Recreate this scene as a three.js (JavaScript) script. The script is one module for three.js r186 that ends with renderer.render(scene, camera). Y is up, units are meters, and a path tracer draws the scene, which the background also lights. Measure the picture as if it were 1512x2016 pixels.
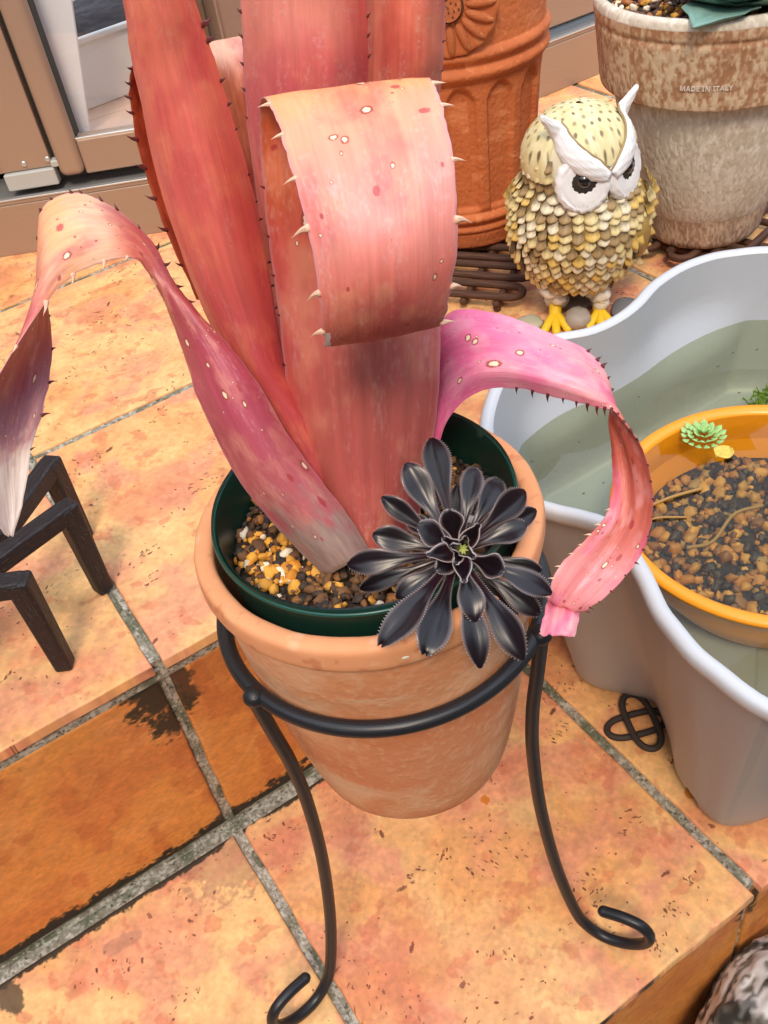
import * as THREE from 'three';
import { mergeGeometries, mergeVertices } from 'three/addons/utils/BufferGeometryUtils.js';
import { FontLoader } from 'three/addons/loaders/FontLoader.js';
import { TextGeometry } from 'three/addons/geometries/TextGeometry.js';
import { RoundedBoxGeometry } from 'three/addons/geometries/RoundedBoxGeometry.js';

// ---------------------------------------------------------------- camera, sky, sun, exposure
const scene = new THREE.Scene();
const camera = new THREE.PerspectiveCamera(55.7, 768 / 1024, 0.02, 400);
camera.position.set(-0.0415, 0.7363, 0.4881);
camera.up.set(0.45472, 0.72808, -0.51296);                    // the phone was held a little askew
camera.lookAt(-0.0415 + 0.32571, 0.7363 - 0.67200, 0.4881 - 0.66508);

const renderer = new THREE.WebGLRenderer({ antialias: true });
renderer.setSize(768, 1024);
renderer.toneMapping = THREE.LinearToneMapping;
renderer.toneMappingExposure = 1.56;
renderer.shadowMap.enabled = true;

{ // bright overcast sky: brightest overhead, a little dimmer towards the horizon
  const W = 256, Hh = 128, d = new Float32Array(W * Hh * 4);
  for (let j = 0; j < Hh; j++) for (let i = 0; i < W; i++) {
    const el = (j + 0.5) / Hh * Math.PI - Math.PI / 2, s = Math.max(0, Math.sin(el));
    const cl = 1 + 0.07 * Math.sin(i * 0.11 + 3 * s) * Math.cos(i * 0.049 + j * 0.13);
    const k = el < 0 ? 0.3 : (0.42 + 1.02 * s) * cl, o = (j * W + i) * 4;
    d[o] = 0.87 * k; d[o + 1] = 0.99 * k; d[o + 2] = 1.18 * k; d[o + 3] = 1;
  }
  const t = new THREE.DataTexture(d, W, Hh, THREE.RGBAFormat, THREE.FloatType);
  t.mapping = THREE.EquirectangularReflectionMapping; t.magFilter = THREE.LinearFilter; t.needsUpdate = true;
  scene.background = t; scene.environment = t;
}
const sun = new THREE.DirectionalLight(0xffe8cc, 1.5);
sun.position.set(-1.0, 3.2, 1.9); sun.target.position.set(0.2, 0.2, 0);
sun.castShadow = true; sun.shadow.radius = 26; sun.shadow.mapSize.set(2048, 2048);
Object.assign(sun.shadow.camera, { left: -1.6, right: 1.6, top: 1.6, bottom: -1.6, near: 0.1, far: 8 });
scene.add(sun, sun.target);

// ---------------------------------------------------------------- helpers
let seed = 12345;
const rnd = () => { seed = (seed * 1664525 + 1013904223) >>> 0; return seed / 4294967296; };
const rr = (a, b) => a + (b - a) * rnd();
const V = (x, y, z) => new THREE.Vector3(x, y, z);
const clamp = (x, a = 0, b = 1) => Math.min(b, Math.max(a, x));
const sm = (a, b, x) => { const t = clamp((x - a) / (b - a)); return t * t * (3 - 2 * t); };
const mixc = (a, b, t) => [a[0] + (b[0] - a[0]) * t, a[1] + (b[1] - a[1]) * t, a[2] + (b[2] - a[2]) * t];
function hash(x, y, s) { let h = (x * 374761393 + y * 668265263 + s * 982451653) | 0; h = Math.imul(h ^ (h >>> 13), 1274126177); return ((h ^ (h >>> 16)) >>> 0) / 4294967296; }
function vn(x, y, s) {
  const xi = Math.floor(x), yi = Math.floor(y), fx = x - xi, fy = y - yi, u = fx * fx * (3 - 2 * fx), v = fy * fy * (3 - 2 * fy);
  return (hash(xi, yi, s) * (1 - u) + hash(xi + 1, yi, s) * u) * (1 - v) + (hash(xi, yi + 1, s) * (1 - u) + hash(xi + 1, yi + 1, s) * u) * v;
}
function fbm(x, y, s, o = 4) { let a = 0, w = 0.5, t = 0; for (let i = 0; i < o; i++) { a += w * vn(x, y, s + i * 17); t += w; w *= 0.5; x = x * 2.03 + 5.1; y = y * 2.03 + 3.7; } return a / t; }
function tex(W, Hh, fn, srgb = true) {
  const d = new Uint8Array(W * Hh * 4);
  for (let j = 0; j < Hh; j++) for (let i = 0; i < W; i++) {
    const c = fn((i + 0.5) / W, (j + 0.5) / Hh), o = (j * W + i) * 4;
    d[o] = clamp(c[0], 0, 255); d[o + 1] = clamp(c[1], 0, 255); d[o + 2] = clamp(c[2], 0, 255); d[o + 3] = 255;
  }
  const t = new THREE.DataTexture(d, W, Hh); t.magFilter = THREE.LinearFilter; t.minFilter = THREE.LinearMipmapLinearFilter; t.generateMipmaps = true;
  t.wrapS = t.wrapT = THREE.RepeatWrapping; if (srgb) t.colorSpace = THREE.SRGBColorSpace; t.needsUpdate = true; return t;
}
const grey = (W, Hh, fn) => tex(W, Hh, (u, v) => { const g = fn(u, v) * 255; return [g, g, g]; }, false);
const M = (o) => new THREE.MeshStandardMaterial({ side: THREE.DoubleSide, ...o });
const MP = (o) => new THREE.MeshPhysicalMaterial({ side: THREE.DoubleSide, ...o });

const used = {};
function numbered(n) { if (!(n in used)) { used[n] = 0; return n; } used[n]++; return n + '_' + String(used[n]).padStart(3, '0'); }
function mesh(name, geo, mat, parent) {
  const m = new THREE.Mesh(geo, mat); m.castShadow = m.receiveShadow = true;
  m.name = parent ? name : numbered(name); (parent || scene).add(m); return m;
}
function thing(name, label, category, pos = [0, 0, 0], turn = 0, group) {
  const g = new THREE.Group(); g.name = numbered(name); g.position.set(...pos); g.rotation.y = turn;
  g.userData = { label, category }; if (group) g.userData.group = group; scene.add(g); return g;
}
function structure(name, label) { const g = new THREE.Group(); g.name = numbered(name); g.userData = { kind: 'structure', label }; scene.add(g); return g; }
function tag(o, label, category, kind, group) { o.userData = { ...o.userData, label, category }; if (kind) o.userData.kind = kind; if (group) o.userData.group = group; return o; }
const xf = (g, m) => { g.applyMatrix4(m); return g; };
const mat4 = (p = [0, 0, 0], r = [0, 0, 0], s = [1, 1, 1]) => new THREE.Matrix4().compose(V(...p), new THREE.Quaternion().setFromEuler(new THREE.Euler(...r)), V(...s));
const clean = (g) => { const n = g.index ? g.toNonIndexed() : g; for (const k of Object.keys(n.attributes)) if (!['position', 'normal', 'uv'].includes(k)) n.deleteAttribute(k); return n; };
const merge = (list) => mergeGeometries(list.map(clean));
function box(w, h, d, x = 0, y = 0, z = 0, r = 0.0015) { const g = new RoundedBoxGeometry(w, h, d, 2, Math.min(r, w / 2.1, h / 2.1, d / 2.1)); g.translate(x, y, z); return g; }
function tube(pts, r, seg = 48, rad = 10, closed = false, tension = 0.5) {
  const c = new THREE.CatmullRomCurve3(pts.map(p => V(...p)), closed, 'catmullrom', tension);
  const g = new THREE.TubeGeometry(c, seg, r, rad, closed);
  if (closed) return g;
  const caps = [0, 1].map(t => { const s = new THREE.SphereGeometry(r, rad, 6); const p = c.getPoint(t); s.translate(p.x, p.y, p.z); return s; });
  return merge([g, ...caps]);
}
// surface of revolution whose radius may vary with the angle; prof = [[r, y], ...]; disp(theta, s, r, y) -> new r
function revolve(prof, seg, disp, vscale = 1, uscale = 1) {
  const pos = [], uv = [], idx = [], n = prof.length; let len = 0;
  for (let j = 0; j < n; j++) {
    if (j) len += Math.hypot(prof[j][0] - prof[j - 1][0], prof[j][1] - prof[j - 1][1]);
    for (let i = 0; i <= seg; i++) {
      const th = i / seg * Math.PI * 2, r = disp ? disp(i === seg ? 0 : th, j, prof[j][0], prof[j][1]) : prof[j][0];
      pos.push(r * Math.cos(th), prof[j][1], r * Math.sin(th)); uv.push(i / seg * uscale, len * vscale);
    }
  }
  for (let j = 0; j < n - 1; j++) for (let i = 0; i < seg; i++) { const a = j * (seg + 1) + i, b = a + seg + 1; idx.push(a, b, a + 1, a + 1, b, b + 1); }
  const g = new THREE.BufferGeometry();
  g.setAttribute('position', new THREE.Float32BufferAttribute(pos, 3)); g.setAttribute('uv', new THREE.Float32BufferAttribute(uv, 2)); g.setIndex(idx); g.computeVertexNormals();
  const nn = g.attributes.normal;
  for (let j = 0; j < n; j++) { const a = j * (seg + 1), b = a + seg; const x = nn.getX(a) + nn.getX(b), y = nn.getY(a) + nn.getY(b), z = nn.getZ(a) + nn.getZ(b), l = Math.hypot(x, y, z) || 1; for (const k of [a, b]) nn.setXYZ(k, x / l, y / l, z / l); }
  return g;
}
// smooth a list of [r, y] into a finer profile
function fine(prof, n) { const c = new THREE.CatmullRomCurve3(prof.map(p => V(p[0], p[1], 0)), false, 'catmullrom', 0.5); return c.getSpacedPoints(n).map(p => [Math.max(0, p.x), p.y]); }
function pebble(s, rough = 0.28, detail = 1) {
  let g = new THREE.IcosahedronGeometry(1, detail); g = mergeVertices(clean(g).deleteAttribute('normal').deleteAttribute('uv'));
  const p = g.attributes.position;
  for (let i = 0; i < p.count; i++) { const k = 1 + rough * (hash(i, s, 7) - 0.5) * 2; p.setXYZ(i, p.getX(i) * k, p.getY(i) * k * 0.8, p.getZ(i) * k); }
  g.computeVertexNormals(); return g;
}
// a thick sheet lofted through rows of control points (rows run along the leaf, columns across it)
function sheet(rows, nv, nu, thick, wave, ragged = 0) {
  const nc = rows[0].length, colc = [];
  for (let c = 0; c < nc; c++) colc.push(new THREE.CatmullRomCurve3(rows.map(r => V(...r[c])), false, 'centripetal'));
  const P = [];
  for (let j = 0; j <= nv; j++) {
    const t = j / nv, cross = new THREE.CatmullRomCurve3(colc.map(c => c.getPoint(t)), false, 'catmullrom', 0.5), row = [];
    for (let i = 0; i <= nu; i++) row.push(cross.getPoint(i / nu));
    P.push(row);
  }
  const N = P.map((row, j) => row.map((p, i) => {
    const a = row[Math.min(nu, i + 1)].clone().sub(row[Math.max(0, i - 1)]), b = P[Math.min(nv, j + 1)][i].clone().sub(P[Math.max(0, j - 1)][i]);
    return a.cross(b).normalize();
  }));
  if (ragged) for (let j = 0; j <= nv; j++) for (const [e, q, k] of [[0, 2, 3], [nu, nu - 2, 8]]) { const d = P[j][e].clone().sub(P[j][q]).normalize().multiplyScalar(ragged * 2 * (fbm(j * 0.45, k, 61, 3) - 0.5)), s = e ? -1 : 1; P[j][e].add(d); P[j][e + s].addScaledVector(d, 0.6); }
  if (ragged) for (let i = 0; i <= nu; i++) { const d = P[nv][i].clone().sub(P[nv - 2][i]).normalize().multiplyScalar(ragged * 3 * (fbm(i * 0.7, 4, 67, 3) - 0.5)); P[nv][i].add(d); }
  if (wave) for (let j = 0; j <= nv; j++) for (let i = 0; i <= nu; i++) P[j][i].addScaledVector(N[j][i], wave(i / nu, j / nv));
  const pos = [], uv = [], idx = [], w = nu + 1;
  for (const s of [1, -1]) for (let j = 0; j <= nv; j++) for (let i = 0; i <= nu; i++) {
    const e = Math.sqrt(Math.max(0.04, Math.sin(Math.PI * i / nu))), q = P[j][i].clone().addScaledVector(N[j][i], s * thick / 2 * Math.min(1, e * 1.25) * (j === nv ? 0.3 : 1));
    pos.push(q.x, q.y, q.z); uv.push(i / nu, j / nv);
  }
  const o = w * (nv + 1);
  for (let j = 0; j < nv; j++) for (let i = 0; i < nu; i++) {
    const a = j * w + i, b = a + w; idx.push(a, a + 1, b, a + 1, b + 1, b); idx.push(o + a, o + b, o + a + 1, o + a + 1, o + b, o + b + 1);
  }
  const seam = (a, b) => idx.push(a, b, o + a, b, o + b, o + a);
  for (let j = 0; j < nv; j++) { seam(j * w, (j + 1) * w); seam((j + 1) * w + nu, j * w + nu); }
  for (let i = 0; i < nu; i++) { seam(i + 1, i); seam(nv * w + i, nv * w + i + 1); }
  const g = new THREE.BufferGeometry();
  g.setAttribute('position', new THREE.Float32BufferAttribute(pos, 3)); g.setAttribute('uv', new THREE.Float32BufferAttribute(uv, 2)); g.setIndex(idx); g.computeVertexNormals();
  return { geo: g, P, N };
}
const LAND = 0.2218, T = 0.3, JT = 0.0085;            // landing height, tile module, joint width

// ---------------------------------------------------------------- tiles
const PALE = [238, 190, 128], ORANGE = [230, 166, 104], PINK = [226, 152, 118], BROWN = [200, 116, 62], AMBER = [214, 140, 68];
// kind: 'top' = weathered walking surface with pits, 'riser' = smoother amber face. stains: list of [edge, reach, strength]
function tileMaps(s, kind, stains = [], size = 512, hue = 0) {
  const N = size, pit = new Float32Array(N * N), save = seed; seed = 977 * s + 31;
  const blob = (cx, cy, rx, ry, a, k) => {
    const R = Math.ceil(Math.max(rx, ry) * 1.6), ca = Math.cos(a), sa = Math.sin(a);
    for (let y = -R; y <= R; y++) for (let x = -R; x <= R; x++) {
      const X = Math.round(cx) + x, Y = Math.round(cy) + y; if (X < 0 || Y < 0 || X >= N || Y >= N) continue;
      const u = (x * ca + y * sa) / rx, v = (-x * sa + y * ca) / ry, d = Math.hypot(u, v) + 0.7 * (vn(X * 0.35, Y * 0.35, s) - 0.5);
      const q = k * (1 - sm(0.6, 1.05, d)); if (q > pit[Y * N + X]) pit[Y * N + X] = q;
    }
  };
  const f = size / 512;
  if (kind === 'top') {
    for (let c = 0; c < 34; c++) {                       // clusters of pits and scratches
      const cx = rr(0, N), cy = rr(0, N), sp = rr(8, 46) * f, a0 = rr(0, 3.1), n = 3 + (rnd() * 12 | 0);
      for (let i = 0; i < n; i++) blob(cx + rr(-sp, sp), cy + rr(-sp, sp) * 0.6, rr(1.2, 4.6) * f, rr(0.7, 2.0) * f, a0 + rr(-0.5, 0.5), rr(0.3, 0.95));
    }
    for (let i = 0; i < 150; i++) blob(rr(0, N), rr(0, N), rr(0.7, 2.2) * f, rr(0.6, 1.4) * f, rr(0, 3.1), rr(0.35, 0.95));
    for (let i = 0; i < 9; i++) blob(rr(0, N), rr(0, N), rr(5, 10) * f, rr(1.6, 3.6) * f, rr(0, 3.1), rr(0.5, 0.9));
  } else for (let i = 0; i < 26; i++) blob(rr(0, N), rr(0, N), rr(3, 10) * f, rr(0.6, 1.3) * f, rr(-0.5, 0.5), rr(0.08, 0.3));
  seed = save;
  const height = new Float32Array(N * N);
  const map = tex(N, N, (u, v) => {
    const x = u * 6, y = v * 6, i = Math.min(N - 1, u * N | 0), j = Math.min(N - 1, v * N | 0);
    const wx = fbm(x * 0.7, y * 0.7, s + 5, 3) * 2.2, a = fbm(x * 0.55 + wx, y * 0.55 + wx, s, 4), b = fbm(x * 1.3 + wx, y * 1.3, s + 40, 4), c = fbm(x * 4.5, y * 4.5, s + 80, 4), e = fbm(x * 14, y * 14, s + 90, 3);
    let col;
    if (kind === 'top') {
      col = mixc(PALE, ORANGE, sm(0.34, 0.72, a)); col = mixc(col, PINK, sm(0.44 - hue * 0.08, 0.74 - hue * 0.08, b) * 0.8);
      col = mixc(col, [214, 126, 92], sm(0.54, 0.78, fbm(x * 1.1 + 9, y * 1.1, s + 21, 4)) * 0.5);
      const blush = sm(0.63, 0.72, fbm(x * 3.2, y * 3.2 + wx, s + 60, 4)); col = mixc(col, [204, 112, 80], blush * 0.4);
    } else {
      col = mixc(AMBER, BROWN, sm(0.34, 0.74, a) * 0.7); col = mixc(col, [220, 150, 84], sm(0.46, 0.76, b) * 0.7);
      col = mixc(col, [186, 102, 52], sm(0.58, 0.7, fbm(x * 2.2, y * 1.1 + wx, s + 11, 4)) * 0.5);
    }
    const g = 0.9 + 0.13 * c + 0.09 * (e - 0.5) * 2; col = [col[0] * g, col[1] * g, col[2] * g];
    const p = pit[j * N + i]; col = mixc(col, [98, 52, 36], p * 0.95);
    height[j * N + i] = 0.62 + 0.3 * (c - 0.5) + 0.2 * (e - 0.5) - 0.5 * p;
    for (const [cx, cy, ax, ay, str, tone] of stains) {  // mould and soot with a ragged outline
      const q = Math.hypot((u - cx) / ax, (v - cy) / ay) + 0.9 * (fbm(x * 3.5, y * 3.5, s + 3, 4) - 0.5) + 0.5 * (e - 0.5);
      col = mixc(col, tone || [44, 36, 26], str * (1 - sm(0.72, 1.0, q)));
    }
    return col;
  });
  const bump = grey(N, N, (u, v) => height[Math.min(N - 1, v * N | 0) * N + Math.min(N - 1, u * N | 0)]);
  return { map, bump };
}
const tileMat = (s, kind, stains, size, hue) => { const t = tileMaps(s, kind, stains, size, hue); return M({ map: t.map, bumpMap: t.bump, bumpScale: kind === 'top' ? 0.0009 : 0.0005, roughness: kind === 'top' ? 0.62 : 0.42 }); };
// a slab with worn edges; its face is the local xz plane at y = 0, uv runs over the face
function slab(w, d, t, s, bevel = 0.002) {
  const n = 14, pos = [], idx = [], uv = [], ring = [];
  const out = []; // outline with a slightly uneven edge
  const jig = (k) => (hash(k, s, 3) - 0.5) * 0.0011;
  for (let i = 0; i < n; i++) out.push([-w / 2 + w * i / n, -d / 2 + (i ? jig(i) : 0)]);
  for (let i = 0; i < n; i++) out.push([w / 2 + (i ? jig(i + 50) : 0), -d / 2 + d * i / n]);
  for (let i = 0; i < n; i++) out.push([w / 2 - w * i / n, d / 2 + (i ? jig(i + 100) : 0)]);
  for (let i = 0; i < n; i++) out.push([-w / 2 + (i ? jig(i + 150) : 0), d / 2 - d * i / n]);
  const k = out.length, put = (x, y, z) => { pos.push(x, y, z); uv.push(x / w + 0.5, z / d + 0.5); };
  const lev = [[bevel * 1.6, 0], [bevel * 0.5, -bevel * 0.35], [0, -bevel], [0, -t]];
  for (const [ins, y] of lev) for (const [x, z] of out) put(x * (1 - 2 * ins / w), y, z * (1 - 2 * ins / d));
  put(0, 0, 0); const c = pos.length / 3 - 1;
  for (let i = 0; i < k; i++) { const b = (i + 1) % k; idx.push(c, b, i); for (let l = 0; l < 3; l++) { const o = l * k; idx.push(o + i, o + b, o + k + i, o + b, o + k + b, o + k + i); } }
  const g = new THREE.BufferGeometry(); g.setAttribute('position', new THREE.Float32BufferAttribute(pos, 3)); g.setAttribute('uv', new THREE.Float32BufferAttribute(uv, 2)); g.setIndex(idx); g.computeVertexNormals(); return g;
}
const groutMat = (() => {
  const f = (u, v) => { const a = fbm(u * 190, v * 190, 3, 4), b = fbm(u * 26, v * 26, 8, 4), c = 0.6 * vn(u * 420, v * 420, 5) + 0.4 * vn(u * 230 + 7, v * 230, 6); return { a, b, c }; };
  const map = tex(1024, 1024, (u, v) => { const { a, b, c } = f(u, v); let col = mixc([132, 126, 112], [176, 172, 160], sm(0.35, 0.7, a)); col = mixc(col, [84, 88, 66], sm(0.5, 0.72, b) * 0.75); col = mixc(col, [206, 203, 196], sm(0.64, 0.82, c) * 0.6); col = mixc(col, [60, 55, 46], sm(0.34, 0.2, c) * 0.7); return col; });
  const bump = grey(512, 512, (u, v) => { const { a, c } = f(u, v); return 0.5 * a + 0.5 * c; });
  return M({ map, bumpMap: bump, bumpScale: 0.0008, roughness: 0.95 });
})();
function bed(name, w, h, d, x, y, z, parent) {           // mortar body under the tiles; uv in units of 0.6 m
  const g = new THREE.BoxGeometry(w, h, d); g.translate(x, y, z);
  const p = g.attributes.position, nn = g.attributes.normal, uv = g.attributes.uv;
  for (let i = 0; i < p.count; i++) { const ny = Math.abs(nn.getY(i)), nz = Math.abs(nn.getZ(i)); if (ny > 0.5) uv.setXY(i, p.getX(i) / 0.6, p.getZ(i) / 0.6); else if (nz > 0.5) uv.setXY(i, p.getX(i) / 0.6, p.getY(i) / 0.6); else uv.setXY(i, p.getZ(i) / 0.6, p.getY(i) / 0.6); }
  return mesh(name, g, groutMat, parent);
}
const spareTop = [tileMat(201, 'top', [], 512, 0), tileMat(202, 'top', [], 512, 0.6), tileMat(203, 'top', [], 512, 1)];
const spareRiser = [tileMat(211, 'riser'), tileMat(212, 'riser')];
const S = (e) => e;                                        // stain lists are [cu, cv, ru, rv, strength, tone]
{
  const landing = structure('upper_landing', 'upper landing of the step, paved with orange terracotta tiles');
  bed('grout', 3.0, 0.30, 2.6, 0.3, LAND - 0.0028 - 0.15, -1.3 - 0.0035, landing);
  const own = {
    '-1,0': tileMat(1, 'top', [S([0.5, 0.35, 0.32, 0.25, 0.25, [150, 84, 60]])], 768, 0.8), '0,0': tileMat(2, 'top', [], 768, 0.4), '0,1': tileMat(3, 'top', [], 512, -0.6), '-1,1': tileMat(4, 'top', [], 512, 0),
    '0,2': tileMat(5, 'top', [], 512, -0.4), '1,0': tileMat(6, 'top', [], 512, 0.4), '1,1': tileMat(7, 'top', [], 512, 0.2),
  };
  for (let c = -3; c < 5; c++) for (let r = 0; r < 3; r++) {
    const nose = r === 0 ? 0.0022 : 0, w = T - JT, d = T - JT + (r === 0 ? JT / 2 + nose : 0);
    const t = mesh('tile', slab(w, d, 0.0095, c * 7 + r * 31 + 400, 0.0016), own[c + ',' + r] || spareTop[Math.abs(c * 2 + r) % 3], landing);
    t.position.set((c + 0.5) * T, LAND, -(r + 0.5) * T + (r === 0 ? (JT / 2 + nose) / 2 : 0)); t.rotation.y = 0;
  }
  bed('grout', 3.0, 0.0100, 0.02, 0.3, LAND - 0.0148, -0.0105, landing);
  const riser = structure('landing_riser', 'tiled riser between the lower step and the landing');
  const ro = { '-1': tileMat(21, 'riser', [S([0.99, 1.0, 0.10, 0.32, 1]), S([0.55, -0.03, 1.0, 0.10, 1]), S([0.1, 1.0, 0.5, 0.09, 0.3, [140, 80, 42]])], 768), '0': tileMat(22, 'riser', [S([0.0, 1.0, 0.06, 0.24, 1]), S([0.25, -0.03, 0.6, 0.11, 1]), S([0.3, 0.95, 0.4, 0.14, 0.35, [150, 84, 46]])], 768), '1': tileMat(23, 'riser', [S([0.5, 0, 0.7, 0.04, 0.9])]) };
  for (let c = -3; c < 5; c++) {
    const hgt = LAND - 0.0095 - 0.0095 - 0.005;
    const t = mesh('tile', slab(T - JT, hgt, 0.009, c + 60, 0.0022), ro[c] || spareRiser[Math.abs(c) % 2], riser);
    t.rotation.x = Math.PI / 2; t.scale.z = -1; t.position.set((c + 0.5) * T, 0.005 + hgt / 2, 0.0005);
    t.geometry = t.geometry.clone(); t.rotation.set(Math.PI / 2, 0, 0); t.scale.set(1, 1, 1); const uv = t.geometry.attributes.uv; for (let i = 0; i < uv.count; i++) uv.setY(i, 1 - uv.getY(i));
  }
  const step = structure('lower_step', 'lower tiled step that carries the plant stand');
  bed('grout', 3.0, 0.30, 0.546, 0.3, -0.0028 - 0.15, 0.021, step);
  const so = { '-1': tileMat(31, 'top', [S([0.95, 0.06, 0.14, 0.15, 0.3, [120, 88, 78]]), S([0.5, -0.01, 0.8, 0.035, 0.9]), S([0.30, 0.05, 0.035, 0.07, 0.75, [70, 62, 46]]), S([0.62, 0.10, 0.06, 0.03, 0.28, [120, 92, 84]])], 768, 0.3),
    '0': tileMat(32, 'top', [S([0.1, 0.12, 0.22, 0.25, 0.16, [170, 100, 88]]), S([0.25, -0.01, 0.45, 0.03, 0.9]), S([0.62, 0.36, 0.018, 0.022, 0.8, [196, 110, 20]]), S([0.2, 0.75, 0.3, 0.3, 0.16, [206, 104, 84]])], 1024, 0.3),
    '1': tileMat(33, 'top', [S([0.06, 0.7, 0.02, 0.02, 0.8, [196, 110, 20]])], 512, 0.3) };
  for (let c = -3; c < 5; c++) { const t = mesh('tile', slab(T - JT, 0.292, 0.0095, c + 90, 0.002), so[c] || spareTop[Math.abs(c) % 3], step); t.position.set((c + 0.5) * T, 0, 0.005 + 0.146 + 0.0055); }
  const fr = structure('step_riser', 'tiled front face of the lower step');
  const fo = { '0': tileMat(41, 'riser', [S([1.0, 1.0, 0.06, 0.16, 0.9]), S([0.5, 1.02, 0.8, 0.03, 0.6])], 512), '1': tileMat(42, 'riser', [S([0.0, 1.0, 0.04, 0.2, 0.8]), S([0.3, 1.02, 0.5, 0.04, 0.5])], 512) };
  for (let c = -3; c < 5; c++) {
    const t = mesh('tile', slab(T - JT * 0.7, 0.22, 0.009, c + 120, 0.0022), fo[c] || spareRiser[Math.abs(c) % 2], fr);
    t.position.set((c + 0.5) * T, -0.0135 - 0.11, 0.2975); t.rotation.set(Math.PI / 2, 0, 0); const uv = t.geometry.attributes.uv; for (let i = 0; i < uv.count; i++) uv.setY(i, 1 - uv.getY(i));
  }
}
{ // garden soil round the house
  const g = new THREE.PlaneGeometry(120, 120, 1, 1); g.rotateX(-Math.PI / 2); const uv = g.attributes.uv; for (let i = 0; i < uv.count; i++) uv.setXY(i, uv.getX(i) * 120, uv.getY(i) * 120);
  const m = mesh('ground', g, M({ map: tex(512, 512, (u, v) => mixc([70, 62, 52], [122, 112, 98], fbm(u * 30, v * 30, 77, 5))), roughness: 1 })); m.position.y = -0.24;
  m.userData = { kind: 'structure', label: 'bare garden ground below the step' };
}

// ---------------------------------------------------------------- house: bay of two aluminium sliding doors
const bronze = M({ color: new THREE.Color(0.40, 0.285, 0.21), metalness: 0.35, roughness: 0.42, bumpMap: grey(256, 256, (u, v) => fbm(u * 6, v * 90, 5, 3)), bumpScale: 0.0002 });
const bronzeDark = M({ color: new THREE.Color(0.26, 0.17, 0.115), metalness: 0.35, roughness: 0.45 });
const alu = M({ color: new THREE.Color(0.62, 0.62, 0.60), metalness: 0.7, roughness: 0.35 });
const rubber = M({ color: new THREE.Color(0.03, 0.03, 0.028), roughness: 0.7 });
const paleNylon = M({ color: new THREE.Color(0.44, 0.45, 0.42), roughness: 0.5 });
const glassM = MP({ color: 0xffffff, transmission: 1, thickness: 0, roughness: 0.02, ior: 1.5 });
const wallM = M({ color: new THREE.Color(0.55, 0.50, 0.43), roughness: 0.95, bumpMap: grey(512, 512, (u, v) => fbm(u * 60, v * 60, 4, 4)), bumpScale: 0.002 });
function slidingDoor(pos, turn, label, u0, u1, stileU, uEnd) {
  // local frame: x along the sill, y up from the landing, z outwards
  const d = thing('sliding_door', label, 'door', pos, turn);
  mesh('sill', merge([box(u1 - u0, 0.062, 0.07, (u0 + u1) / 2, 0.031, -0.035, 0.001), box(u1 - u0, 0.0045, 0.006, (u0 + u1) / 2, 0.0645, -0.004, 0.0008)]), bronze, d);
  mesh('sill_edge', box(u1 - u0, 0.0022, 0.0075, (u0 + u1) / 2, 0.0682, -0.0038, 0.0006), alu, d);
  mesh('track', merge([box(u1 - u0, 0.004, 0.06, (u0 + u1) / 2, 0.0642, -0.04, 0.0005), box(u1 - u0, 0.012, 0.004, (u0 + u1) / 2, 0.071, -0.05, 0.0005)]), M({ color: new THREE.Color(0.30, 0.30, 0.29), metalness: 0.5, roughness: 0.5 }), d);
  const rail = mesh('bottom_rail', box(uEnd - stileU, 0.040, 0.026, (stileU + uEnd) / 2, 0.1005, -0.026, 0.002), bronze, d);
  mesh('bead', box(uEnd - stileU, 0.003, 0.004, (stileU + uEnd) / 2, 0.1215, -0.0155, 0.0008), alu, rail);
  const tall = 1.95;
  const st = mesh('stile', merge([box(0.030, tall, 0.032, stileU - 0.015, 0.082 + tall / 2, -0.022, 0.009)]), bronze, d);
  mesh('gasket', box(0.0012, tall, 0.02, stileU + 0.0002, 0.122 + tall / 2, -0.028, 0.0005), rubber, st);
  mesh('glass_pane', box(uEnd - stileU, tall, 0.005, (stileU + uEnd) / 2, 0.121 + tall / 2, -0.030, 0.0004), glassM, d);
  mesh('meeting_stile', merge([box(0.068, tall, 0.03, stileU - 0.071, 0.095 + tall / 2, -0.030, 0.0015), box(0.003, tall, 0.01, stileU - 0.104, 0.095 + tall / 2, -0.012, 0.0005)]), bronze, d);
  mesh('draught_strip', box(0.0095, tall, 0.02, stileU - 0.0335, 0.095 + tall / 2, -0.036, 0.0005), rubber, d);
  mesh('outer_frame', box(Math.max(0.02, stileU - 0.108 - u0), tall, 0.02, (u0 + stileU - 0.108) / 2, 0.09 + tall / 2, -0.042, 0.0015), bronzeDark, d);
  const roller = mesh('roller_block', merge([box(0.062, 0.020, 0.014, stileU - 0.066, 0.0845, -0.0165, 0.002), box(0.012, 0.008, 0.014, stileU - 0.031, 0.099, -0.0165, 0.002)]), paleNylon, d);
  for (const [su, sv] of [[stileU - 0.069, 0.103], [stileU - 0.040, 0.104]]) { const s = new THREE.SphereGeometry(0.0036, 12, 8); s.scale(1, 1, 0.55); s.translate(su, sv, -0.0145); mesh('screw', s, alu, d); }
  mesh('top_rail', box(u1 - u0, 0.08, 0.07, (u0 + u1) / 2, 2.09, -0.035, 0.002), bronze, d);
  return d;
}
const TURN = -Math.PI / 6;
slidingDoor([0.099, LAND, -0.734], TURN, 'bronze aluminium sliding door on the left with glass, screws and roller block', -0.5, 0.288, 0.137, 0.288);
slidingDoor([0.362, LAND, -0.582], 0, 'bronze aluminium sliding door behind the fluted pot', 0.002, 1.5, 0.14, 1.45);
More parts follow.
